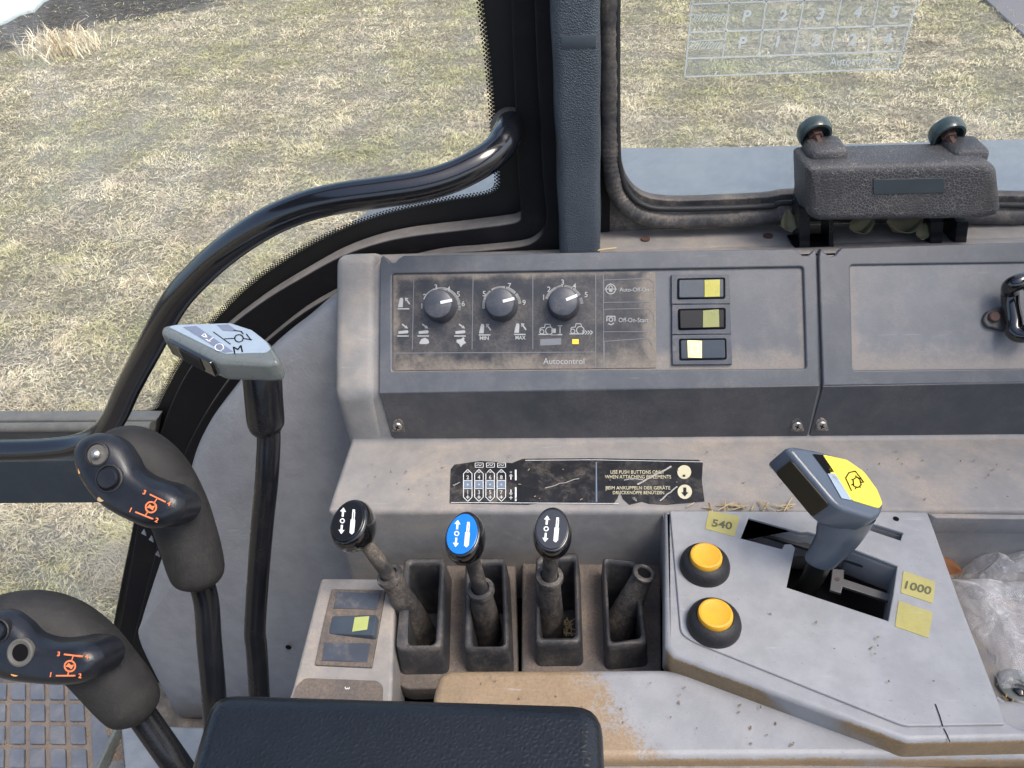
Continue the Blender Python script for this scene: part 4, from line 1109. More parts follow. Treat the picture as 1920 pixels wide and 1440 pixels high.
# flat panel for the head's open side window, inner shade painted dark olive
e1 = HP.w(1480, 848); e2 = HP.w(1568, 950)
ed = (e2 - e1).normalized(); sn = ed.cross(n0).normalized()
if sn.dot(RT) > 0: sn = -sn
mid = (e1 + e2) / 2 - n0 * .013 + sn * .0009
SPn = Pl.__new__(Pl); SPn.o = mid; SPn.n = sn; SPn.u = ed; SPn.v = sn.cross(ed)
ln_ = (e2 - e1).length / 2
plate_local('window_panel', rounded([(-ln_ * .80, -.0095), (ln_ * .86, -.0095), (ln_ * .86, .0095), (-ln_ * .80, .0095)], .003), [], SPn.mat(), .004, .0005, simple('painted window depth', (.016, .012, .004), .5), hp_)
# lower grip: oval tapering neck under the head
S0 = PD(1592, 962, .548); S1 = PD(1570, 1010, .565); S2 = PD(1540, 1050, .58); S3 = PD(1527, 1078, .60); S4 = PD(1508, 1112, .625)
tube('lever_grip', [S0 + n0 * .004, S0, (S0 + S1) / 2, S1, S2, S2 + (S2 - S1) * .08], [.0205, .0205, .0195, .0172, .0132, .0118], M_PTOH, pl_, 28, k=4, sq=(.62, 1.0), up=(0, 1, .3))

M_METALD = simple('dark oily metal', (.05, .052, .045), .35, metal=.7)
tube('lever_blade', [S2 - (S3 - S2) * .3, S3, S4 + (S4 - S3) * .4], [.0102, .0098, .0098], M_METALD, pl_, 16, k=3, sq=(.45, 1.0), up=(0, 1, .3))

# ------------------------------------------------------------------ storage compartment on the right
tray = thing('storage_tray', 'open grey storage tray at the right end of the console', 'tray', zpl(-.60).w(1850, 1200))
xt0 = PT.w(1742, 965).x
tz = -.595
plate('tray_floor', [(1700, 1040), (2200, 1040), (2300, 1500), (1750, 1500)], zpl(tz), .004, M_CONS, tray, bevel=.0005)
plate('tray_wall', [(1740, 962), (2200, 968), (2200, 976), (1755, 971)], zpl(-.5055), .02, M_CONS, tray, bevel=.001)
W1 = [(1890, 1352), (1900, 1340), (2000, 1420), (1995, 1440)]
tube('tray_rim', [zpl(-.53).w(*p) for p in [(1868, 1310), (1920, 1352), (2000, 1410)]], .0022, M_LIP, tray, 10)
lathe('floor_cap', [(.015, 0), (.015, .003), (.0125, .004), (.006, .0035), (.005, .002), (0, .002)], zpl(tz + .001).w(1908, 1290), (0, 0, 1), simple('dull grey cap', (.16, .18, .17), .4, coat=.3), tray, 28)
o = lathe('cap_core', [(.0055, 0), (.0055, .003), (.003, .0045), (0, .0045)], zpl(tz + .004).w(1912, 1296), (0, 0, 1), M_GLOSS, tray, 6)

def crumple(name, outl, z, h, seed, nx=70, sheet=0, fold=1.0):
    """crumpled sheet of film: outline on the tray, random creases"""
    r = np.random.RandomState(seed)
    P0 = [zpl(z).w(*p) for p in outl]      # four corners tl, tr, br, bl
    V = []; ny = nx
    dirs = [(r.randn(2), r.rand() * 6, r.uniform(8, 26)) for _ in range(16)]
    for j in range(ny):
        for i in range(nx):
            u, v = i / (nx - 1), j / (ny - 1)
            p = (P0[0] * (1 - u) + P0[1] * u) * (1 - v) + (P0[3] * (1 - u) + P0[2] * u) * v
            e = min(u, 1 - u, v, 1 - v)
            b_ = (min(1, e * 5)) ** .6
            c = 0
            for d, ph, fr in dirs:
                d = d / np.linalg.norm(d)
                c += abs(((d[0] * u + d[1] * v) * fr / 6 + ph) % 1 - .5) * (1.3 / fr) * 4
            wob = .004 * fold * math.sin(17 * u + 3 * v + seed) * math.cos(13 * v)
            V.append(p + Vector((wob, wob * .6, h * b_ * (1 - sheet) + (c - 1.6) * .011 * fold + h * .3 * sheet)))
    F = [(j * nx + i, j * nx + i + 1, (j + 1) * nx + i + 1, (j + 1) * nx + i) for j in range(ny - 1) for i in range(nx - 1)]
    o = mesh_from(name, V, F, M_BAG, None, 25)
    return o
b1 = crumple('plastic_bag', [(1800, 1000), (2010, 990), (2030, 1120), (1805, 1110)], -.588, .034, 5, 110, 0, 1.4)
tag(b1, 'crumpled clear plastic bag bunched at the back of the tray', 'plastic bag')
b2 = crumple('plastic_sleeve', [(1770, 1086), (2040, 1100), (2060, 1330), (1880, 1290)], -.570, .018, 9, 90, .4, .6)
tag(b2, 'smooth milky plastic sleeve lying over the tray floor, in front of the bunched bag', 'plastic sheet')

def leaf(name, p, size, rot, mat, label, curl=.5, seed=0, tip=0):
    r = random.Random(seed)
    V = []; F = []; n = 9
    for i in range(n):
        t = i / (n - 1) - .5
        w = math.cos(t * math.pi) ** .8 * size * .32 + .0003
        for s in (-1, -.5, 0, .5, 1):
            x = t * size; y = s * w; z = curl * (x * x / size * 1.5 + abs(y) * .7) + r.uniform(-.0006, .0006)
            a = rot
            V.append(p + Vector((x * math.cos(a) - y * math.sin(a), (x * math.sin(a) + y * math.cos(a)) * math.cos(tip), z + (x * math.sin(a) + y * math.cos(a)) * math.sin(tip) + .001)))
    for i in range(n - 1):
        for s in range(4): F.append((i * 5 + s, (i + 1) * 5 + s, (i + 1) * 5 + s + 1, i * 5 + s + 1))
    o = mesh_from(name, V, F, mat)
    sm = o.modifiers.new('thick', 'SOLIDIFY'); sm.thickness = .0003
    tag(o, label, 'leaf', 'dry leaves in the cab')
    return o
leaf('dry_leaf', zpl(-.575).w(1766, 1068), .030, 2.4, M_LEAFB, 'brown curled leaf in the tray beside the 1000 tag', .8, 1)
LG = zpl(-.366)
leaf('dry_leaf', zpl(-.350).w(1478, 430), .022, 1.7, M_LEAF, 'dry leaf stuck upright left of the latch bracket', 1.0, 2, .7)
leaf('dry_leaf', zpl(-.355).w(1612, 436), .028, .5, M_LEAF, 'crinkled dry leaf under the latch, left of the curved one', 1.0, 3, .5)
leaf('dry_leaf', zpl(-.355).w(1690, 438), .036, .2, M_LEAF, 'long curved dry leaf under the middle of the latch', 1.1, 4, .3)
leaf('dry_leaf', zpl(-.357).w(1727, 446), .018, 1.3, M_LEAF, 'small upright dry leaf against the right latch bracket', .9, 5, .6)
# loose chaff in the tray corner
def chaff(name, region, z, n, seed, label, mats=(M_STRAW,), ln=.008):
    r = random.Random(seed); V = []; F = []
    for _ in range(n):
        a, b_ = r.random(), r.random()
        q = [Vector(p) for p in region]
        px = (q[0] * (1 - a) + q[1] * a) * (1 - b_) + (q[3] * (1 - a) + q[2] * a) * b_
        p = zpl(z).w(px.x, px.y) + Vector((0, 0, .001 + r.random() * .003))
        t = r.uniform(0, 3.14); l = ln * r.uniform(.4, 1.2); w = .0006
        d = Vector((math.cos(t), math.sin(t), r.uniform(-.2, .3))) * l / 2; s = Vector((-math.sin(t), math.cos(t), 0)) * w; k = Vector((0, 0, w))
        i = len(V); V += [p - d - s, p + d - s, p + d + s, p - d + s, p - d + k, p + d + k]
        F += [(i, i + 1, i + 5, i + 4), (i + 3, i + 2, i + 5, i + 4), (i, i + 3, i + 4), (i + 1, i + 2, i + 5), (i, i + 1, i + 2, i + 3)]
    o = mesh_from(name, V, F, mats[0], None, smooth=False)
    o['kind'] = 'stuff'; o['label'] = label; o['category'] = 'chaff'
    return o
chaff('chaff', [(1868, 1272), (1960, 1290), (1990, 1370), (1880, 1330)], tz, 160, 1, 'loose brown chaff in the front corner of the tray')
chaff('ledge_straw', [(1290, 949), (1500, 950), (1480, 955), (1290, 956)], ZL, 22, 2, 'thin straws lying along the back edge of the cover plate', ln=.014)
chaff('pocket_chaff', [(1020, 1170), (1075, 1165), (1078, 1190), (1018, 1192)], -.615, 50, 3, 'chaff at the bottom of the third pocket', ln=.01)
s = tube('straw', [zpl(-.357).w(1105, 473), zpl(-.356).w(1130, 468), zpl(-.356).w(1156, 465)], .0009, M_STRAW, None, 8)
tag(s, 'short yellow straw on the hood edge at the foot of the padded pillar', 'straw')

# ------------------------------------------------------------------ window latch block
lt = thing('window_latch', 'chunky black crackle textured window latch on two brackets', 'latch', zpl(-.37).w(1680, 450))
LPn = Vector((0, -.998, .06)).normalized()
LP = Pl((0, .612, -.31), LPn)
fo = [(1512, 318), (1520, 312), (1852, 304), (1872, 316), (1880, 394), (1872, 406), (1844, 413), (1532, 417), (1514, 404)]
blk = plate('latch_body', fo, LP, .054, M_LATCH, lt, bevel=.007, res=5, r=.005)
plate('latch_badge', [(1638, 337), (1770, 334), (1772, 361), (1638, 364)], LP, .0008, simple('smooth slate badge', (.05, .065, .075), .4), blk, bevel=.0002, off=.0008, r=.0015)
for x0, x1 in ((1508, 1580), (1770, 1838)):
    a, b_ = ypl(.655).w(x0, 266), ypl(.655).w(x1, 266)
    box3('latch_ear', (a.x, .630, -.330), (b_.x, .667, a.z - H + .002), M_LATCH, lt, .0065, 3)
for k_, (x, y) in enumerate(((1531, 248), (1783, 250))):
    c = ypl(.655).w(x, y)
    pk = lathe('rubber_buffer', [(.0135, 0), (.0146, .003), (.0146, .009), (.0135, .0118), (.0115, .012), (.0105, .006), (0, .005)], c + Vector((0, .014, -.001)), (.12, -.93, -.36), simple('green grey buffer', (.045, .07, .07), .35, coat=.5) if k_ == 0 else MATS['green grey buffer'], lt, 36)
    lathe('buffer_bolt', [(.0065, .005), (.0065, .012), (.0055, .013), (.0035, .013), (.0035, .026)], c + Vector((0, .014, -.001)), (.12, -.93, -.36), M_RUST, pk, 6, ang=20)
for x0, x1, y0 in ((1493, 1512, 380), (1548, 1556, 400), (1738, 1760, 405), (1785, 1806, 405)):
    a, b_ = ypl(.640).w(x0, y0), ypl(.640).w(x1, y0)
    pz = zpl(-.372)
    q0, q1 = pz.w(x0 + 2, 470), pz.w(x1 + 2, 470)
    V = []
    zt = a.z
    for (p, w) in ((Vector((a.x, .628, zt)), b_.x - a.x), (Vector((q0.x, .628, -.378 + H)), q1.x - q0.x)):
        V += [p, p + Vector((w, 0, 0)), p + Vector((w, .03, 0)), p + Vector((0, .03, 0))]
    mesh_from('bracket_leg', V, [(0, 1, 5, 4), (1, 2, 6, 5), (2, 3, 7, 6), (3, 0, 4, 7), (0, 1, 2, 3), (4, 5, 6, 7)], M_BLACK, lt, smooth=False)
# dark slot in the ledge under the latch
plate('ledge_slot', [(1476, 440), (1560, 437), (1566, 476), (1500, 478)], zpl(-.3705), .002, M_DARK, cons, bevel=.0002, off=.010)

# ------------------------------------------------------------------ wheel cover panel
CP = Pl((0, .60, -.45), (0, -.65, .094))
cv = [(660, 545), (640, 562), (600, 588), (560, 622), (523, 650), (485, 683), (450, 718), (415, 760), (382, 805), (360, 850), (345, 900), (328, 950), (310, 1010), (293, 1060), (275, 1115), (255, 1180), (250, 1215), (285, 1290), (316, 1345), (330, 1362), (360, 1366), (520, 1368), (900, 1368), (900, 600), (760, 560)]
wc = thing('wheel_arch_cover', 'pale grey textured wheel arch cover curving down beside the console', 'trim panel', CP.w(400, 1360))
lo_ = [CP.l(*p) for p in cv]
# build as a gently bulged sheet with rolled edge
def bulged(name, poly, pl, bulge, mat, par, roll=.012):
    P2 = [Vector(p) for p in poly]
    P2 = catmull(P2[:-3], 4) + P2[-3:]
    n = len(P2); C = sum(P2, Vector((0, 0))) / n
    rings = [(1.0, -.03), (1.0, -.012), (.985, -.002), (.96, .003), (.9, .008)] + [(s, .008 + bulge * (1 - s ** 2)) for s in (.8, .65, .5, .35, .2, .08)]
    V = []; F = []
    for s, h in rings: V += [pl.at(*(C + (p - C) * s), h) for p in P2]
    V.append(pl.at(C.x, C.y, rings[-1][1]))
    for k in range(len(rings) - 1):
        for j in range(n): F.append((k * n + j, k * n + (j + 1) % n, (k + 1) * n + (j + 1) % n, (k + 1) * n + j))
    for j in range(n): F.append(((len(rings) - 1) * n + j, (len(rings) - 1) * n + (j + 1) % n, len(V) - 1))
    return mesh_from(name, V, F, mat, par, 75)
bulged('cover_panel', lo_, CP.shift(-.012), .012, M_COVER, wc)
lathe('screw_hole', [(.004, 0), (.004, .001)], CP.w(541, 1213, .0085), CP.n, M_DARK, wc, 14)

# ------------------------------------------------------------------ shift lever with the round M label
HZ = zpl(-.352)
ml = thing('shift_lever', 'grey green shift lever with printed label and ribbed black thumb switch on a taped rod', 'lever', zpl(-1.0).w(480, 1300))
mh = [(300, 622), (303, 611), (322, 606), (385, 603), (435, 603), (475, 616), (506, 640), (524, 670), (520, 678), (500, 681), (408, 677), (390, 668)]
HM = HZ.shift(0)
head = plate('lever_head', mh, HM, .0215, M_LEVG, ml, bevel=.005, res=6, r=.004)
lbl = [(316, 613), (330, 609), (432, 606), (472, 619), (500, 641), (508, 654), (498, 661), (422, 663), (408, 658)]
plate('head_label', lbl, HM, .0005, M_LABELPALE, head, bevel=.0001, off=.0005, r=.002)
polys('label_band', [[(343, 613), (368, 611), (437, 659), (420, 661)]], HM, M_LABELDK, head, off=.0008)
polys('label_band', [[(406, 609), (428, 608), (446, 621), (418, 620)]], HM, M_LABELDK, head, off=.0008)
strokes('label_symbols', [(1.8, circ(411, 651, 8, 16, 6.5)), (1.8, [(378, 629), (384, 625), (388, 633), (378, 629)]), (1.8, [(390, 640), (399, 633)]), (1.8, [(386, 636), (394, 640)])], HM, 2, M_WHITE, head, off=.0012)
strokes('label_symbols_dark', [(2.2, circ(448, 634, 8, 14, 7)), (2, [(421, 635), (440, 634)]), (2, [(456, 634), (472, 637)]), (2, [(462, 626), (470, 637)]), (2, [(438, 619), (452, 621), (456, 626)]), (1.5, [(400, 622), (432, 645)])], HM, 2, M_DARK, head, off=.0010)
text('label_letter', 'M', 446, 655, 13, HM, M_DARK, head, off=.0010, ang=-12, wpx=17)
# thumb switch on the left flank
q1, q2 = HM.w(312, 628), HM.w(396, 671)
ed = (q2 - q1).normalized(); sn = Vector((0, 0, 1)).cross(ed).normalized()
if sn.dot(FW) > 0: sn = -sn
SF = Pl.__new__(Pl); SF.n = sn; SF.u = ed; SF.v = sn.cross(ed); SF.o = (q1 + q2) / 2 - Vector((0, 0, .0112)) + sn * .0028
hl = (q2 - q1).length / 2
sw = plate_local('thumb_switch', rounded([(-hl * .98, -.0078), (hl * 1.0, -.0078), (hl * 1.0, .0078), (-hl * .98, .0078)], .002), [], SF.mat(), .004, .0006, M_GLOSS, head)
ribs = []
for i in range(13):
    x = -hl * .35 + i * hl * .07
    ribs.append(plate_local('rib', [(x, -.0066), (x + hl * .04, -.0066), (x + hl * .04, .0066), (x, .0066)], [], SF.shift(.0012).mat(), .0014, .0002, M_RUB, None, 1))
join_into(ribs, 'switch_ribs', sw)
rodp = [PD(494, 700, .655), PD(496, 740, .66), PD(500, 790, .665), PD(504, 820, .67), PD(500, 900, .68), PD(492, 980, .70), PD(484, 1080, .72), PD(478, 1180, .74), PD(481, 1215, .745), PD(486, 1300, .76), PD(490, 1400, .78), PD(494, 1500, .80)]
tube('taped_sleeve', [PD(489, 688, .652), PD(492, 712, .655), PD(495, 750, .66), PD(499, 795, .667), PD(503, 812, .67)], [.0165, .0168, .0165, .0160, .0115], M_BLACK, ml, 26, k=4)
tube('lever_rod', rodp, [.0105, .0105, .0105, .0104, .0105, .0105, .0104, .0104, .0104, .0104, .0104, .0104], M_BLACK, ml, 24, k=4)

# ------------------------------------------------------------------ joysticks
JG = 'loader joysticks left of the armrest'
def joystick(label, spine, rads, face, fc, rod, D, nrm, extras):
    med = extras
    base = PD(*rod[-1])
    t = thing('joystick', label, 'joystick', base, JG)
    tube('grip', [PD(*p) for p in spine], rads, M_GRIP, t, 36, k=6, ang=80, sq=(1.0, 1.0))
    P = Pl.__new__(Pl); P.n = nrm.normalized(); P.o = PD(fc[0], fc[1], D); P.u = (RT - P.n * RT.dot(P.n)).normalized(); P.v = P.n.cross(P.u)
    face_o = dome('face_plate', face, fc, P, .009, M_JFACE, t, thick=.022, power=5.0, spine=med)
    tube('rod', [PD(*p) for p in rod], .0098 if True else 0, M_BLACK, t, 24, k=4)
    return t, P, face_o
def onface(pl, x, y, h): return pl.w(x, y, h)
def jsym(P, a, face_o, h):
    Q = P.shift(h)
    ll = [(2.6, a['b1']), (2.6, a['b2']), (3, circ(*a['c'], 10, 16)), (2, [a['m1'], (a['c'][0] + (a['m1'][0] - a['c'][0]) * .5, a['c'][1] + (a['m1'][1] - a['c'][1]) * .5)]), (2, [a['m2'], (a['c'][0] + (a['m2'][0] - a['c'][0]) * .5, a['c'][1] + (a['m2'][1] - a['c'][1]) * .5)])]
    cx, cy = a['c']
    strokes('function_symbol', ll, Q, 2, M_ORANGE, face_o, off=.0002, th=.0025)
    polys('function_symbol_core', [[(cx - 8, cy + 1), (cx - 2, cy - 6), (cx + 2, cy - 2), (cx + 8, cy - 3), (cx + 3, cy + 6), (cx - 2, cy + 2)]], Q, M_ORANGE, face_o, off=.0002)
    for s, x, y in a['t']: text('function_number', s, x, y, 9, Q, M_ORANGE, face_o, off=.0002, ang=a['r'], bold=.03)
toC = -FW
spine2 = [(206, 850, .560), (222, 846, .560), (258, 857, .562), (297, 892, .565), (330, 946, .570), (352, 1006, .575), (366, 1056, .58), (373, 1084, .583), (376, 1101, .585)]
r2 = [.010, .0190, .0228, .0232, .0224, .0218, .0212, .0185, .008]
face2 = [(140, 850), (152, 826), (178, 813), (206, 814), (233, 830), (250, 855), (262, 880), (288, 898), (322, 910), (346, 930), (350, 955), (336, 976), (312, 987), (280, 990), (240, 975), (198, 952), (170, 925), (148, 888)]
t2, P2f, f2 = joystick('loader joystick with a chrome socket and round black button, upper of the two', spine2, r2, face2, (245, 905), [(374, 1080, .60), (387, 1130, .605), (392, 1200, .61), (400, 1290, .62), (405, 1380, .64), (408, 1480, .66)], .530,
    toC + UP * .15 - RT * .05, [(178, 848), (190, 880), (222, 915), (262, 938), (312, 948)])
hq = .0089
jsym(P2f, dict(b1=[(281, 927), (310, 941)], b2=[(254, 960), (286, 973)], c=(283, 951), m1=(295, 934), m2=(272, 967), t=[('3', 271, 923), ('4', 317, 944), ('1', 245, 956), ('2', 294, 975)], r=24), f2, hq)
def jbutton(P, x, y, r, face_o, h, empty=0, metal=0):
    k = P.w(x, y, h); d = (k - CAM).dot(FW); R = r * d / FPX
    rg = lathe('button_ring', [(R * 1.2, -.004), (R * 1.2, .0012), (R * 1.08, .0016), (R * 1.0, .0002), (R * 1.0, -.002)], k, P.n, M_RUB, face_o, 32)
    if metal:
        lathe('socket_cup', [(R * 1.0, .0004), (R * .85, .0002), (0, .0001)], k, P.n, simple('grimy socket', (.10, .095, .085), .4) if 'grimy socket' not in MATS else MATS['grimy socket'], rg, 28)
        lathe('socket_bulb', [(R * .45, 0), (R * .45, .003), (R * .25, .0045), (0, .005)], k, P.n, M_STEEL, rg, 20)
    elif empty:
        lathe('hole_cone', [(R * 1.32, -.001), (R * 1.28, .0014), (R * 1.12, .0018), (R * .74, .0006)], k, P.n, MATS['grimy socket'], rg, 32)
        lathe('button_hole', [(R * .80, .0010), (0, .0009)], k, P.n, M_DARK, rg, 28)
    else:
        lathe('push_button', [(R * .9, 0), (R * .9, .003), (R * .8, .0042), (R * .55, .0040), (0, .0036)], k, P.n, M_JFACE, rg, 32)
jbutton(P2f, 183, 852, 19, f2, .0086, metal=1)
jbutton(P2f, 206, 897, 22, f2, .0086)
polys('paint_fleck', [[(146, 878), (158, 876), (157, 887), (147, 888)]], P2f.shift(.0062), simple('orange fleck', (.55, .28, .10), .6), f2, off=.0012)
polys('paint_fleck', [[(p[0], p[1]) for p in circ(189, 936, 7, 10, 5)[:-1]]], P2f.shift(.0066), simple('tan fleck', (.35, .26, .14), .6), f2, off=.0012)

spine1 = [(-40, 1190, .500), (-10, 1174, .500), (50, 1166, .502), (106, 1180, .505), (156, 1214, .508), (197, 1258, .513), (232, 1300, .517), (254, 1330, .520), (265, 1347, .522)]
r1 = [.012, .0185, .0212, .0224, .0224, .0218, .0210, .0180, .008]
face1 = [(-62, 1200), (-45, 1165), (-10, 1147), (22, 1146), (52, 1166), (74, 1190), (106, 1202), (150, 1202), (180, 1208), (195, 1226), (194, 1246), (182, 1266), (158, 1279), (120, 1284), (70, 1282), (10, 1274), (-40, 1255)]
t1, P1f, f1 = joystick('loader joystick with an empty button hole, lower of the two and nearest the floor mat', spine1, r1, face1, (75, 1222), [(255, 1325, .535), (290, 1375, .54), (325, 1425, .545), (370, 1490, .555)], .476,
    toC + UP * .12 - RT * .08, [(-20, 1190), (12, 1205), (60, 1232), (100, 1242), (158, 1241)])
jsym(P1f, dict(b1=[(120, 1227), (154, 1231)], b2=[(105, 1267), (140, 1267)], c=(131, 1249), m1=(137, 1230), m2=(127, 1265), t=[('3', 110, 1226), ('4', 163, 1231), ('1', 95, 1265), ('2', 150, 1267)], r=8), f1, .0089)
jbutton(P1f, -2, 1183, 19, f1, .0086)
jbutton(P1f, 40, 1223, 20, f1, .0086, empty=1)
polys('paint_fleck', [circ(28, 1264, 8, 10, 4.5)[:-1]], P1f.shift(.0070), MATS['orange fleck'], f1, off=.0012)
# torn backlight film glinting on the underside of each grip
for i, (tt, P, seq) in enumerate(((t2, spine2, [(270, 1000), (284, 1012), (296, 1040), (310, 1055)]), (t1, spine1, [(132, 1288), (150, 1302), (172, 1320), (186, 1330)]))):
    dd = .575 if i == 0 else .512
    V = []; F = []
    r = random.Random(i + 5)
    for (x, y) in seq:
        p = PD(x, y, dd); k = len(V); s = .0022
        V += [p + RT * -s, p + UP * s * 1.6, p + RT * s * .8 - UP * s, p + RT * s * .4 + FW * .002]
        F += [(k, k + 1, k + 2), (k, k + 1, k + 3), (k + 1, k + 2, k + 3)]
    mesh_from('torn_edge', V, F, M_STEEL if i == 0 else M_STEEL, tt, smooth=False)

# ------------------------------------------------------------------ armrest
AR = zpl(-.405)
ar = thing('armrest', 'black vinyl padded armrest with rolled edges in the foreground', 'armrest', zpl(-.45).w(740, 1400))
ao = [(392, 1290), (1128, 1312), (1150, 1760), (250, 1760)]
plate('armrest_pad', ao, AR, .045, M_ARM, ar, bevel=.0115, res=9, r=.016)
tube('armrest_bracket', [PD(352, 1425, .44) - Vector((0, 0, .03)), PD(330, 1480, .45) - Vector((0, 0, .05))], .007, M_STEEL, ar, 14, k=2)

# ------------------------------------------------------------------ floor and rubber mat
ZF = -1.10
box3('cab_floor', (-1.7, -.4, ZF - .05), (XL + .02, .58, ZF - .004), M_RUBW, None, .004)
tag(bpy.data.objects['cab_floor'], 'grey cab floor under the ribbed rubber mat', 'floor', kind='structure')
mat_ = thing('rubber_mat', 'dirty rubber floor mat with raised grey squares', 'mat', zpl(ZF).w(80, 1380))
PM = zpl(ZF + .004)
plate('mat_sheet', [(-400, 1279), (90, 1280), (150, 1290), (232, 1368), (245, 1500), (-450, 1500)], PM, .006, M_MATLOW, mat_, bevel=.001)
plate('mat_border', [(170, 1330), (196, 1332), (226, 1366), (240, 1500), (180, 1500), (172, 1400)], PM, .003, M_MAT, mat_, bevel=.001, off=.0018)
bx = []
u0 = PM.w(146, 1338); v1 = PM.w(109, 1338) - u0; v2 = PM.w(148, 1380) - u0
e2 = (PM.w(148, 1377) - u0); e2 = Vector((e2.x, e2.y, 0)).normalized()
e1 = Vector((-e2.y, e2.x, 0))
if e1.x > 0: e1 = -e1
pu = (PM.w(109, 1338) - u0).length
for j in range(-3, 6):
    for i in range(0, 14):
        c = u0 + v1 * i + v2 * j
        px, py, _ = proj(c)
        if py < 1284 or py > 1560 or px < -330: continue
        w, h = pu * .37, pu * .47
        co_ = [c + v1 * a_ * .37 + v2 * b_ * .40 for a_, b_ in ((-1, -1), (1, -1), (1, 1), (-1, 1))]
        l0 = [((q - PM.o).dot(PM.u), (q - PM.o).dot(PM.v)) for q in co_]
        bx.append(plate_local('b', rounded(l0, .003, 3), [], PM.shift(.005).mat(), .006, .001, M_MAT, None, 1))
join_into(bx, 'mat_blocks', mat_)
# floor ledge under the wheel cover
bs_ = thing('console_plinth', 'blue grey metal plinth along the foot of the wheel arch cover', 'plinth', zpl(ZF).w(300, 1400))
M_FEND2 = plastic('plinth paint', (.17, .20, .24), dust=.2, rough=.35, grain=0, scuff=.2, scale=9)
plate('plinth_top', [(226, 1362), (240, 1360), (640, 1366), (700, 1600), (248, 1600)], zpl(-1.02), .08, M_FEND2, bs_, bevel=.004, res=3)

chaff('mat_chaff', [(-10, 1290), (165, 1290), (175, 1440), (-20, 1440)], ZF + .003, 260, 8, 'chaff and soil crumbs caught in the grooves of the rubber mat', (M_CHAFF,), .010)
chaff('mat_chaff', [(196, 1350), (232, 1366), (236, 1440), (212, 1420)], ZF + .006, 110, 9, 'chaff and soil crumbs along the right edge of the rubber mat', (M_CHAFF,), .008)
chaff('ledge_crumbs', [(690, 845), (1900, 838), (1900, 944), (660, 944)], ZL + .0002, 55, 14, 'tiny crumbs scattered over the dusty ledge', (M_CHAFF,), .0022)
chaff('plate_crumbs', [(1420, 1130), (1650, 1200), (1840, 1330), (1560, 1280)], -.5052, 9, 15, 'tiny crumbs scattered over the cover plate', (M_CHAFF,), .002)
chaff('shelf_crumbs', [(850, 1262), (1250, 1262), (1700, 1405), (1150, 1410)], ZS + .0002, 26, 16, 'tiny crumbs on the front shelf', (M_CHAFF,), .0022)
box3('mat_trim', (PM.w(236, 1365).x - .002, .30, ZF + .002), (PM.w(236, 1365).x + .004, PM.w(236, 1365).y, ZF + .03), M_LEVG, bs_, .001)
# unseen roof with an opening and rear wall, added to shape light and reflections
roofo = [(-1.35, -1.35), (1.3, -1.35), (1.3, .74), (-1.35, .74)]
light_opening = [(-.85, -.85), (.85, -.85), (.85, .60), (-.85, .60)]  # opening cut in the added roof so sky and sun reach the console
RF = zpl(.62)
o = plate_local('unseen_roof', roofo, [light_opening], RF.mat(), .06, .004, simple('unseen roof lining', (.05, .05, .055), .9), None)
o['kind'] = 'structure'
o = box3('unseen_wall', (-1.3, -1.30, -1.15), (1.3, -1.25, -.25), simple('unseen wall lining', (.06, .06, .065), .8), None, .004)  # added out of view to darken reflections in black parts
o['kind'] = 'structure'

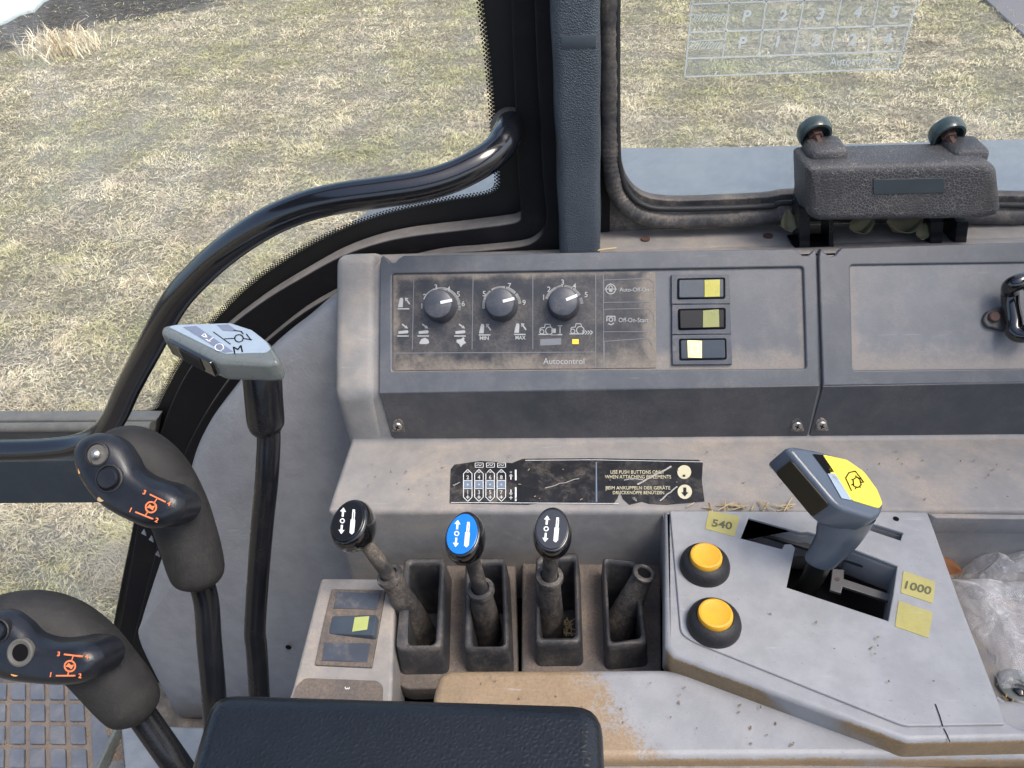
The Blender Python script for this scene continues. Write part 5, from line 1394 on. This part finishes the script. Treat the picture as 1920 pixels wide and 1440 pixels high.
# ------------------------------------------------------------------ grass
def grass():
    m, nt, b = new_mat('dry and green grass blades')
    at = node(nt, 'ShaderNodeAttribute'); at.attribute_name = 'Col'
    L(nt, at.outputs['Color'], b.inputs['Base Color'])
    b.inputs['Roughness'].default_value = .6; b.inputs['Specular IOR Level'].default_value = .25
    b.inputs['Subsurface Weight'].default_value = 0
    r = np.random.RandomState(7)
    N = 1100000
    # denser near the cab, wedge of field on this side
    th = r.uniform(math.radians(-72), math.radians(38), N)
    rr = 1.1 * (15 / 1.1) ** (r.rand(N) ** .9)
    X = rr * np.sin(th); Y = rr * np.cos(th)
    def fbm(x, y, s, seed):
        q = np.random.RandomState(seed); v = np.zeros_like(x); a = 1.; f = s
        for _ in range(5):
            k = q.uniform(-1, 1, 4); v += a * np.sin(x * f * (1 + .3 * k[0]) + y * f * k[1] * 1.7 + k[2] * 9) * np.sin(y * f * (1 + .3 * k[3]) - x * f * k[1] + k[0] * 7)
            a *= .6; f *= 2.03
        return v
    g = fbm(X, Y, 1.6, 1) * 1.3 + .4 * fbm(X, Y, 7, 2)
    br = fbm(X, Y, 2.6, 8)          # green patches
    t = fbm(X, Y, 6.5, 3)                                  # tufts
    soil = (-.72 * X + .70 * Y) + .5 * fbm(X, Y, 2, 5)
    keep = (r.rand(N) < np.clip(.85 + t * .4, .4, 1)) & ~((soil > 12.3) & (r.rand(N) > .07)) & ~((X > 3.9) & (Y > 5.2) & (X * 1.1 - Y * .35 > 2.75))
    X, Y, g, t, rr, br = X[keep], Y[keep], g[keep], t[keep], rr[keep], br[keep]
    n = len(X)
    ln = (.016 + .022 * r.rand(n)) * (1 + .6 * np.clip(t, 0, 1.5)) * (.8 + .09 * rr)
    wd = (.0007 + .0007 * r.rand(n)) * (.5 + .16 * rr)
    az = np.where(r.rand(n) < .55, 2.2 * fbm(X, Y, 3.1, 6) + r.normal(0, .6, n), r.uniform(0, 2 * math.pi, n)); lean = np.clip(r.normal(1.2, .28, n), .1, 1.54)
    lean = np.where(t > 1.1, lean * .6, lean)
    dx, dy, dz = np.cos(az) * np.sin(lean), np.sin(az) * np.sin(lean), np.cos(lean)
    sx, sy = -np.sin(az + r.normal(0, .4, n)), np.cos(az + r.normal(0, .4, n))
    z0 = .002 + .012 * r.rand(n)
    tp = gpt(118, 100); k = 420
    sel = r.choice(n, k, replace=False)
    X[sel] = tp.x + r.normal(0, .22, k); Y[sel] = tp.y + r.normal(0, .16, k); ln[sel] = r.uniform(.2, .5, k); wd[sel] = .006; g[sel] = -3; br[sel] = -1; t[sel] = 1
    la = r.uniform(.1, .8, k); a2 = r.uniform(0, 6.28, k)
    dx[sel], dy[sel], dz[sel] = np.cos(a2) * np.sin(la), np.sin(a2) * np.sin(la), np.cos(la)
    base = np.stack([X, Y, z0], -1)
    d = np.stack([dx, dy, dz], -1) * ln[:, None]; s = np.stack([sx, sy, r.normal(0, .3, n)], -1) * wd[:, None]
    bend = np.stack([dx * .25, dy * .25, -.30 * np.ones(n)], -1) * ln[:, None]
    v0 = base - s; v1 = base + s; v2 = base + d * .55 + s * .9; v3 = base + d * .55 - s * .9; v4 = base + d + bend
    V = np.stack([v0, v1, v2, v3, v4], 1).reshape(-1, 3)
    idx = np.arange(n)[:, None] * 5
    quads = (idx + np.array([0, 1, 2, 3])).ravel(); tris = (idx + np.array([3, 2, 4])).ravel()
    me = bpy.data.meshes.new('grass')
    me.vertices.add(len(V)); me.vertices.foreach_set('co', V.ravel())
    loops = np.concatenate([quads, tris]); me.loops.add(len(loops)); me.loops.foreach_set('vertex_index', loops)
    st = np.concatenate([np.arange(n) * 4, n * 4 + np.arange(n) * 3]); me.polygons.add(2 * n); me.polygons.foreach_set('loop_start', st)
    me.update(calc_edges=True)
    straw = np.array([.74, .57, .37]); pale = np.array([.94, .83, .66]); green = np.array([.38, .38, .14]); dark = np.array([.22, .18, .14])
    k = r.rand(n)[:, None]
    gm = 1 / (1 + np.exp(-(g - .25 + r.normal(0, .7, n)) * 2.2))[:, None]
    colr = straw * (1 - k) + pale * k
    colr = colr * (1 - gm * .8) + green * (.8 + .5 * r.rand(n)[:, None]) * gm * .8
    brm = np.clip(br * .6 - .05, 0, .75)[:, None]; colr = colr * (1 - brm) + np.array([.36, .30, .25]) * brm
    dk = (r.rand(n) < np.clip(.16 - t * .16, 0, .5))[:, None]
    colr = np.where(dk, dark, colr)
    colr *= r.uniform(.72, 1.14, n)[:, None]
    C = np.concatenate([np.repeat(np.clip(colr, 0, .88), 5, 0), np.ones((n * 5, 1))], 1).astype(np.float32)
    ca = me.color_attributes.new('Col', 'FLOAT_COLOR', 'POINT'); ca.data.foreach_set('color', C.ravel())
    me.materials.append(m)
    o = link('grass', me, m)
    tag(o, 'dry and greening rough grass covering the field beyond the windows', 'grass', kind='stuff')
grass()
